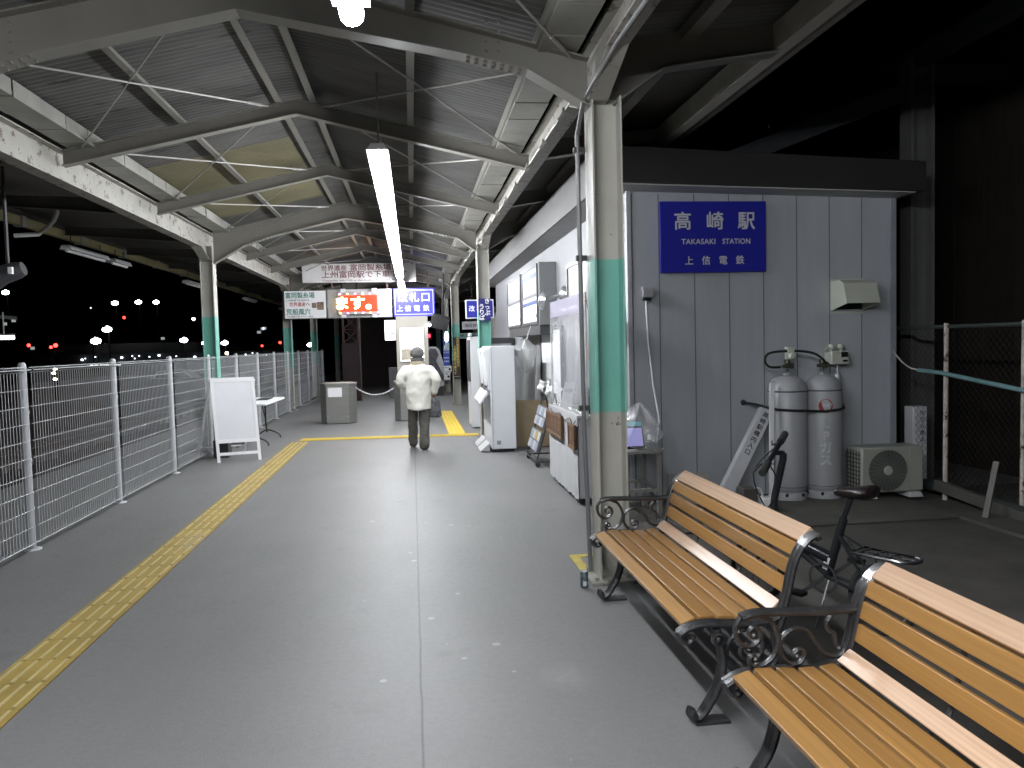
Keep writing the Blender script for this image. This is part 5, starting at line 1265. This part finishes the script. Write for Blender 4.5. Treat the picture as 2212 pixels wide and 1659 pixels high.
skin = mat('skin', (.45, .27, .19), .5, var=.06)
LH, RHd = (-.135, .17, .90), (.235, .06, .83)
b = MB()
b.loft([ering(0, .01, r1, r2, z) for z, r1, r2 in ((.78, .13, .09), (.88, .155, .105), (1.0, .145, .10), (1.15, .165, .105), (1.26, .17, .09), (1.31, .10, .07), (1.35, .055, .055), (1.40, .052, .055))])
b.ball(V(0, .045, 1.475), .105, 20, (.74, .92, 1.05)); b.ball(V(0, .10, 1.43), .055, 14, (.95, .9, .9))
b.ball(V(0, .150, 1.455), .017, 10, (.8, 1.2, 1.5))                      # nose
for s in (-1, 1):
    b.ball(V(.078*s, .04, 1.465), .022, 10, (.45, .8, 1.3)); b.ball(V(.033*s, .128, 1.487), .015, 10)
b.ball(V(0, .135, 1.412), .022, 10, (1.2, .5, .4))
limb(b, [(-.19, .0, 1.25), (-.265, -.03, 1.07), (-.155, .12, .965)], [.052, .042, .032]); limb(b, [(.19, .0, 1.25), (.29, -.04, 1.07), (.245, .03, .90)], [.052, .042, .032])
limb(b, [(-.085, .0, .80), (-.10, .09, .46), (-.105, .20, .12)], [.085, .058, .042]); limb(b, [(.085, .0, .80), (.085, -.01, .46), (.07, -.13, .10)], [.085, .058, .042])
def hand(c, d, s):
    """palm along d, fingers curled inward; s = side"""
    c = Vector(c); d = Vector(d).normalized(); side = Vector((0, 1, 0)).cross(d).normalized(); pn = d.cross(side)
    for k in range(5): b.ball(PO+c+side*(k-2)*.014+d*.035, .018, 8, (1, 1, 1))
    b.ball(PO+c+d*.005, .028, 10)
    for k, L in enumerate((.030, .036, .034, .026)):
        o = c+side*((k-1.5)*.018)+d*.055
        p1 = o+d*L*.9+pn*.006*s; p2 = p1+d*L*.35+pn*.022*s; p3 = p2-d*L*.4+pn*.016*s
        b.tube([PO+o, PO+p1, PO+p2, PO+p3], [.0088, .0082, .0076, .0068], 8); b.ball(PO+p3, .0068, 8)
    o = c+side*.034*s+d*.012; b.tube([PO+o, PO+o+side*.018*s+d*.022, PO+o+side*.012*s+d*.045+pn*.014*s], [.011, .0095, .008], 8)
hand((-.150, .135, .955), (.2, .45, -.85), -1); hand((.243, .035, .885), (-.05, .12, -1), 1)
remesh('body', b, .0058, skin, per, smooth=3)
# trousers
trm = mat('grey trousers', (.085, .08, .07), .85, var=.2, scale=7, bump=.2)
b = MB(); b.loft([ering(0, .0, r1, r2, z) for z, r1, r2 in ((.74, .14, .105), (.84, .16, .112), (.93, .15, .10))])
limb(b, [(-.085, .005, .80), (-.098, .085, .47), (-.10, .175, .13), (-.10, .182, .085)], [.088, .080, .074, .074]); limb(b, [(.085, .0, .80), (.085, -.015, .46), (.072, -.12, .12), (.071, -.127, .075)], [.090, .083, .077, .077])
remesh('trousers', b, .010, trm, per, 4, .016, 3, 7)
shoem = mat('black shoes', (.02, .02, .021), .5)
for (x, y, z, tilt) in ((-.10, .215, .018, 0), (.072, -.085, .0, 0)):
    b = MB(); rings = []
    for a, w, h in ((-.085, .028, .06), (-.06, .038, .085), (0, .040, .085), (.05, .042, .062), (.11, .045, .05), (.155, .035, .04), (.175, .015, .02)):
        rings.append([V(x+w*cos(t), y+a, z+.004+max(0, h*.5+h*.5*sin(t))) for t in [2*pi*j/14 for j in range(14)]])
    b.loft(rings); b.build('shoe', shoem, per)
# coat
coatm = mat('off-white coat', (.66, .645, .58), .75, var=.05, scale=6, bump=.15, bscale=18)
b = MB(); b.loft([ering(.005, y, rx, ry, z) for z, rx, ry, y in ((.625, .196, .150, .01), (.63, .200, .155, .01), (.75, .196, .150, .005), (.88, .190, .142, .0), (1.0, .186, .135, 0), (1.12, .193, .132, 0), (1.22, .208, .118, .0), (1.275, .19, .098, .005), (1.315, .135, .082, .015), (1.345, .085, .072, .02), (1.36, .07, .065, .02))])
limb(b, [(-.185, 0, 1.245), (-.245, -.025, 1.15), (-.275, -.035, 1.06), (-.215, .05, .99), (-.175, .10, .965)], [.078, .076, .070, .060, .054]); limb(b, [(.19, 0, 1.245), (.255, -.03, 1.15), (.295, -.045, 1.07), (.272, -.01, .975), (.252, .02, .905)], [.078, .076, .070, .060, .052])
o = remesh('coat', b, .0095, coatm, per, 4, .019, 11, 5.5)
b = MB(); b.loft([[V(rx*cos(t), .02+ry*sin(t), z) for t in [2*pi*j/24 for j in range(24)]] for z, rx, ry in ((1.325, .115, .090), (1.352, .112, .092), (1.372, .104, .090), (1.375, .094, .084), (1.35, .092, .08))]); b.build('collar', mat('tan corduroy collar', (.42, .36, .24), .85, var=.1, scale=30), o)
# scarf, cap, hair
b = MB()
b.tube([V(.086*cos(t), .035+.078*sin(t), 1.405+.006*sin(3*t)) for t in [2*pi*j/28 for j in range(28)]], .022, 8, closed=True); b.tube([V(.082*cos(t), .035+.075*sin(t), 1.375+.005*sin(2*t+1)) for t in [2*pi*j/28 for j in range(28)]], .022, 8, closed=True)
remesh('scarf', b, .007, mat('grey knitted scarf', (.12, .115, .11), .95, var=.25, scale=40), per, 2, .006, 5, 30)
b = MB(); b.loft([[V(rx*cos(t), .045+ry*sin(t)+dy, z) for t in [2*pi*j/24 for j in range(24)]] for z, rx, ry, dy in ((1.440, .088, .104, 0), (1.462, .104, .116, 0), (1.500, .108, .120, .0), (1.545, .100, .112, .006), (1.580, .072, .084, .012), (1.600, .03, .04, .018))])
remesh('cap', b, .007, mat('grey felt cap', (.10, .098, .095), .95, var=.15, scale=30), per, 3, .008, 9, 16)
b = MB(); b.prism([(-.075, .0), (.075, .0), (.06, .055), (0, .07), (-.06, .055)], 1.478, 1.486, lambda u, v, w: V(u, .14+v, w)); b.build('cap_peak', mat('grey felt cap', (.1, .1, .1)), per)
b = MB(); b.loft([[V(rx*cos(t), .03+ry*sin(t), z) for t in [2*pi*j/20 for j in range(20)]] for z, rx, ry in ((1.425, .070, .075), (1.44, .080, .092), (1.465, .081, .096))]); b.build('hair', mat('grey hair', (.10, .10, .10), .8, var=.3, scale=60), per)
# shopping bag in the right hand
sb = thing('shopping_bag', 'dark grey shopping bag carried in the walking person\'s right hand', 'bag', (.31, 12.48, .50))
b = MB()
b.loft([[V(.245+ox+rx*cos(t), .03+ry*sin(t), z) for t in [2*pi*j/22 for j in range(22)]] for z, rx, ry, ox in ((.495, .085, .05, .01), (.505, .105, .065, .01), (.58, .112, .075, .005), (.66, .088, .06, -.005), (.74, .055, .045, -.005), (.79, .030, .025, -.003), (.815, .02, .018, 0))])
remesh('body', b, .009, mat('dark grey bag', (.075, .075, .08), .6, var=.25, scale=9), sb, 3, .022, 2, 12)
b = MB(); b.tube(spline([V(.235, .03, .80), V(.225, .045, .84), V(.235, .05, .862), V(.25, .05, .858), V(.255, .03, .80)], 4), .007, 6); b.tube(spline([V(.30, -.03, .76), V(.325, -.035, .72), V(.33, -.035, .66)], 4), .007, 6); b.build('handle', black, sb)
# ------------------------------------------------------------------ the yard beyond the left canopy edge
def lampm_(n, c, s): return mat(n, c, .4, emit=c, es=s, nosample=True)
cool = lampm_('flood lamp', (.95, .98, 1.0), 30); greenish = lampm_('mercury lamp', (.82, 1.0, .90), 14); redl = lampm_('red signal lens', (1.0, .04, .03), 9); warm = lampm_('warm lamp', (1.0, .90, .66), 12); dim = lampm_('small far lamp', (.85, .9, 1.0), 4)
def at(px, py, Y):     # photograph pixel -> where that lamp stands at distance Y (real pole, real size)
    d = fw + rt*((px-1106)/1715) - up*((py-829.5)/1715); t = Y/d.y; return Vector((0, 0, EYE))+d*t
poleM = mat('yard pole', (.008, .008, .008), .9, spec=.05)
def yard(px, py, Y, r, m_, label, group, nm='yard_lamp', cat='lamp', flat=.95):
    r *= .72; c = at(px, py, Y); t = thing(nm, label, cat, (c.x, c.y, -1.1), group)
    b = MB()
    if nm == 'yard_lamp' and r > .2:          # a bank of lamps
        for dx, dz, k in ((-.55, .0, .62), (.5, .06, .68), (-.02, -.12, .7), (.05, .55, .42)): b.ball(c+Vector((dx*r, 0, dz*r)), r*k, 12, (1, .7, .9))
    else: b.ball(c, r, 14, (1, .7, flat))
    b.build('lens', m_, t)
    b = MB(); b.prism([(-r*.7, .9*r*flat), (r*.7, .9*r*flat), (r*.4, 1.3*r*flat), (-r*.4, 1.3*r*flat)], -r*.6, r*.9, lambda u, v, w: (c.x+u, c.y+w, c.z+v)); b.build('hood', poleM, t)
    b = MB(); b.tube([(c.x, c.y+r*1.2, -1.1), (c.x, c.y+r*1.2, c.z+r)], [max(.05, r*.2), max(.03, r*.14)], 8); b.build('post', poleM, t)
    return t
G = 'flood lamps lighting the rail yard at night'
yard(248, 655, 95, .44, cool, 'left one of three high white flood lamps over the yard', G); yard(299, 653, 98, .44, cool, 'middle one of three high white flood lamps over the yard', G); yard(337, 653, 100, .42, cool, 'right one of three high white flood lamps over the yard', G)
yard(207, 737, 60, .42, cool, 'brightest low white flood lamp, left of the mesh fence middle', G); yard(397, 735, 70, .38, cool, 'low white flood lamp left of the near left column', G)
yard(443, 741, 72, .34, cool, 'low white flood lamp just at the left edge of the near left column', G); yard(485, 741, 72, .36, cool, 'low white flood lamp just right of the near left column', G); yard(670, 745, 72, .32, cool, 'white flood lamp between the two far left columns', G)
yard(231, 712, 60, .40, greenish, 'greenish oval mercury lamp above the brightest low flood lamp', G); yard(418, 689, 90, .22, cool, 'small single white lamp high left of the near left column', G)
yard(490, 763, 60, .17, warm, 'small warm lamp low right of the near left column', G); yard(620, 755, 60, .17, warm, 'small warm lamp by the second left column', G); yard(12, 632, 60, .30, greenish, 'high greenish lamp at the left edge of the view', G); yard(196, 665, 80, .08, dim, 'tiny high white lamp left of the three flood lamps', G)
G = 'red railway signals in the yard'
for px, py, Y, r, lb in ((62, 746, 45, .12, 'single red signal at the far left above the fence'), (110, 750, 45, .11, 'left lens of the double red signal above the fence'), (120, 746, 45, .15, 'right brighter lens of the double red signal above the fence'), (268, 686, 90, .20, 'high red lamp below the three flood lamps'), (566, 747, 70, .13, 'small red signal between the left columns'), (605, 740, 70, .16, 'red signal close to the second left column')):
    yard(px, py, Y, r, redl, lb, G, 'railway_signal', 'signal', 1)
G = 'low white ground signals beyond the fence'
for px, py, lb in ((119, 797, 'upper white ground signal lamp seen through the fence'), (116, 806, 'middle white ground signal lamp seen through the fence'), (119, 819, 'lowest white ground signal lamp seen through the fence')): yard(px, py, 30, .10, warm, lb, G, 'ground_signal', 'signal', .6)
# long dark shed with a row of little lamps
sh = thing('yard_shed', 'long low dark shed with a row of tiny lamps across the yard', 'building', (-38, 80, -1.1))
p0, p1 = at(70, 765, 82), at(690, 765, 82)
b = MB(); b.box(p0.x, p1.x, 82, 90, -1.1, 1.55); b.build('wall', mat('dark shed wall', (.035, .035, .038), .8, var=.2), sh)
b = MB(); b.prism([(81.4, 1.55), (90.6, 1.55), (86, 2.6)], p0.x, p1.x, lambda u, v, w: (w, u, v)); b.build('roof', mat('dark shed roof', (.02, .02, .022), .8), sh)
b = MB()
for i, px in enumerate((176, 183, 205, 238, 262, 285, 290, 322, 343, 360, 380, 300, 420, 530, 545, 575)):
    c = at(px, 752+(i % 3), 81.8); b.ball((c.x, 81.8, 1.05+.12*(i % 3)), .07 if i % 4 else .13, 8)
b.build('wall_lamps', dim, sh)
b = MB(); c = at(220, 767, 81); b.box(c.x-1.4, c.x+1.4, 81.7, 81.9, .42, .56); b.build('lit_strip', lampm_('dim strip', (.9, 1, .95), 1.2), sh)
# parked cars roof glints
car = thing('parked_car', 'pale parked car roof just above the fence, left of the column', 'car', (at(367, 768, 50).x, 50, -1.1))
c = at(367, 774, 50); x = c.x
b = MB(); prof = [(-2.0, -.55), (-2.0, -.1), (-1.2, .0), (-.75, .48), (.75, .5), (1.4, .02), (2.0, -.1), (2.0, -.55)]
b.prism(prof, 50, 51.6, lambda u, v, w: (x+u, w, v)); b.build('body', mat('silver car', (.35, .36, .38), .3, .4), car, bevel=.08)
b = MB(); b.prism([(-.95, .05), (-.65, .42), (.68, .43), (1.15, .05)], 49.98, 50.0, lambda u, v, w: (x+u, w, v)); b.build('window', black, car)
for s in (-1.25, 1.25):
    b = MB(); b.tube([(x+s+.26*cos(t), 50.0, -.55+.26*sin(t)) for t in [2*pi*i/20 for i in range(20)]], .09, 8, closed=True); b.build('wheel', rubber, car)
b = MB()
for s in (-1.25, 1.25): b.box(x+s-.05, x+s+.05, 50, 51.5, -1.1, -.6)
b.build('axle_stand', dark, car)
# opposite platform with its shelter roof and lamp
op = MB(); op.box(-22, -12.2, 8, 60, -1.05, 0); struct(op.build('opposite_platform', conc))
sr = thing('platform_shelter', 'dim grey shelter roof on orange posts over the opposite platform', 'shelter', (-14, 24, 0))
b = MB(); b.prism([(-16.5, 3.12), (-12.4, 2.75), (-12.4, 2.86), (-16.5, 3.25)], 12, 27, lambda u, v, w: (u, w, v)); b.build('roof', mat('dim shelter roof', (.20, .20, .20), .6), sr)
for y in (17, 26):
    b = MB(); b.box(-13.42, -13.26, y-.08, y+.08, 0, 2.82); b.beam((-13.34, y, 2.0), (-13.9, y, 2.2), .08, .1); b.build('post', mat('orange post', (.35, .13, .04), .6), sr)
ol = thing('platform_lamp', 'lit white strip lamp under the opposite shelter roof', 'lamp', (-13.6, 24, 2.3))
c0, c1 = at(-12, 730, 24), at(30, 730, 24)
b = MB(); b.tube([(c0.x, 24, c0.z), (c1.x, 24, c0.z)], .05, 8); b.build('tube', lampm_('far strip lamp', (.95, .97, 1), 14), ol)
b = MB(); b.box(c0.x, c1.x, 23.93, 24.07, c0.z+.05, c0.z+.10); b.tube([((c0.x+c1.x)/2, 24, c0.z+.1), ((c0.x+c1.x)/2, 24, 2.85)], .02, 6); b.build('housing', white, ol)
# loudspeaker under the left wing
lsx = at(18, 590, 9); t = thing('loudspeaker', 'dark round loudspeaker hanging at the left edge of the view', 'speaker', (lsx.x, 9, lsx.z-.1))
b = MB(); b.lathe([(0, .16), (.07, .16), (.09, .1), (.10, -.05), (.13, -.14), (.12, -.14), (.05, .0), (0, .0)], lsx, 20, R=Matrix.Rotation(pi/2-.3, 3, 'Y')); b.build('horn', mat('dark horn', (.05, .05, .055), .5), t)
b = MB(); b.tube([lsx+Vector((0, 0, .1)), Vector((lsx.x, 9, 3.6))], .02, 6); b.build('hanger', dark, t); b = MB(); b.box(lsx.x+.06, lsx.x+.10, 8.86, 8.9, lsx.z-.02, lsx.z+.05); b.build('sticker', white, t)
# lattice mast and dark end of the platform under the display
lm = thing('lattice_mast', 'brown lattice steel mast on a dark base beyond the gate', 'mast', (-1.9, 24.5, 0))
b = MB(); x0, x1 = -2.06, -1.62; lat = mat('dark brown steel', (.05, .026, .022), .6, var=.2)
for x in (x0, x1): b.box(x-.03, x+.03, 24.45, 24.51, 0, 3.7)
for i in range(6):
    z = .9+.42*i; b.beam((x0, 24.48, z), (x1, 24.48, z+.42), .03, .03, (0, 1, 0)); b.beam((x1, 24.48, z), (x0, 24.48, z+.42), .03, .03, (0, 1, 0)); b.beam((x0, 24.48, z), (x1, 24.48, z), .03, .03)
b.build('lattice', lat, lm)
b = MB(); b.box(-2.1, -1.58, 24.3, 24.44, 0, 1.75); b.build('base_panel', mat('dark maroon panel', (.018, .007, .007), .6), lm)
ch2 = MB(); ch2.tube([(-1.53, 23.9, z) for z in (0, 1.0, 2.0, 3.0)], .012, 6)
for i in range(60): ch2.ball((-1.53, 23.9, .1+.05*i), .024, 6)
tag(ch2.build('hanging_chain', mat('dull chain', (.12, .10, .08), .5, .4)), 'dull chain hanging straight down beside the lattice mast', 'chain')
hut = thing('dark_hut', 'dark hut closing off the platform behind the chain', 'hut', (-1.2, 33, 0))
b = MB(); b.box(-2.6, .25, 33, 36, 0, 3.2); b.build('wall', mat('dark hut wall', (.03, .022, .02), .8, var=.3, scale=1.5), hut); b = MB(); b.box(-2.8, .45, 32.8, 36.2, 3.2, 3.3); b.build('roof', dark, hut)
pl = MB(); pl.box(-.72, -.35, 24.0, 24.2, .05, .98); tag(pl.build('grey_post_box', mat('dim grey box', (.13, .13, .13), .6), bevel=.01), 'dim grey upright box in the dark behind the chain', 'box')
# dark buildings on the skyline
for k, (px0, px1, top, Y, lb) in enumerate(((-60, 150, 640, 150, 'tall dark block on the skyline at the left edge'), (330, 430, 690, 170, 'small dark block on the skyline left of the column'), (500, 600, 700, 160, 'dark block on the skyline right of the near left column'))):
    a, c = at(px0, top, Y), at(px1, top, Y); t = thing('apartment_block', lb, 'building', ((a.x+c.x)/2, Y, -1.1), 'dark blocks on the night skyline')
    b = MB(); b.box(a.x, c.x, Y, Y+12, -1.1, a.z); b.build('wall', mat('dark block wall', (.02, .02, .024), .9, var=.2), t)
    b = MB(); rnd = random.Random(k+3)
    for i in range(3):
        xx = a.x+(c.x-a.x)*(.15+.7*rnd.random()); zz = 2+(a.z-3)*rnd.random(); b.box(xx-.35, xx+.35, Y-.05, Y-.01, zz, zz+.5)
    b.build('window', lampm_('far lit window', (.9, .95, 1), .35), t)
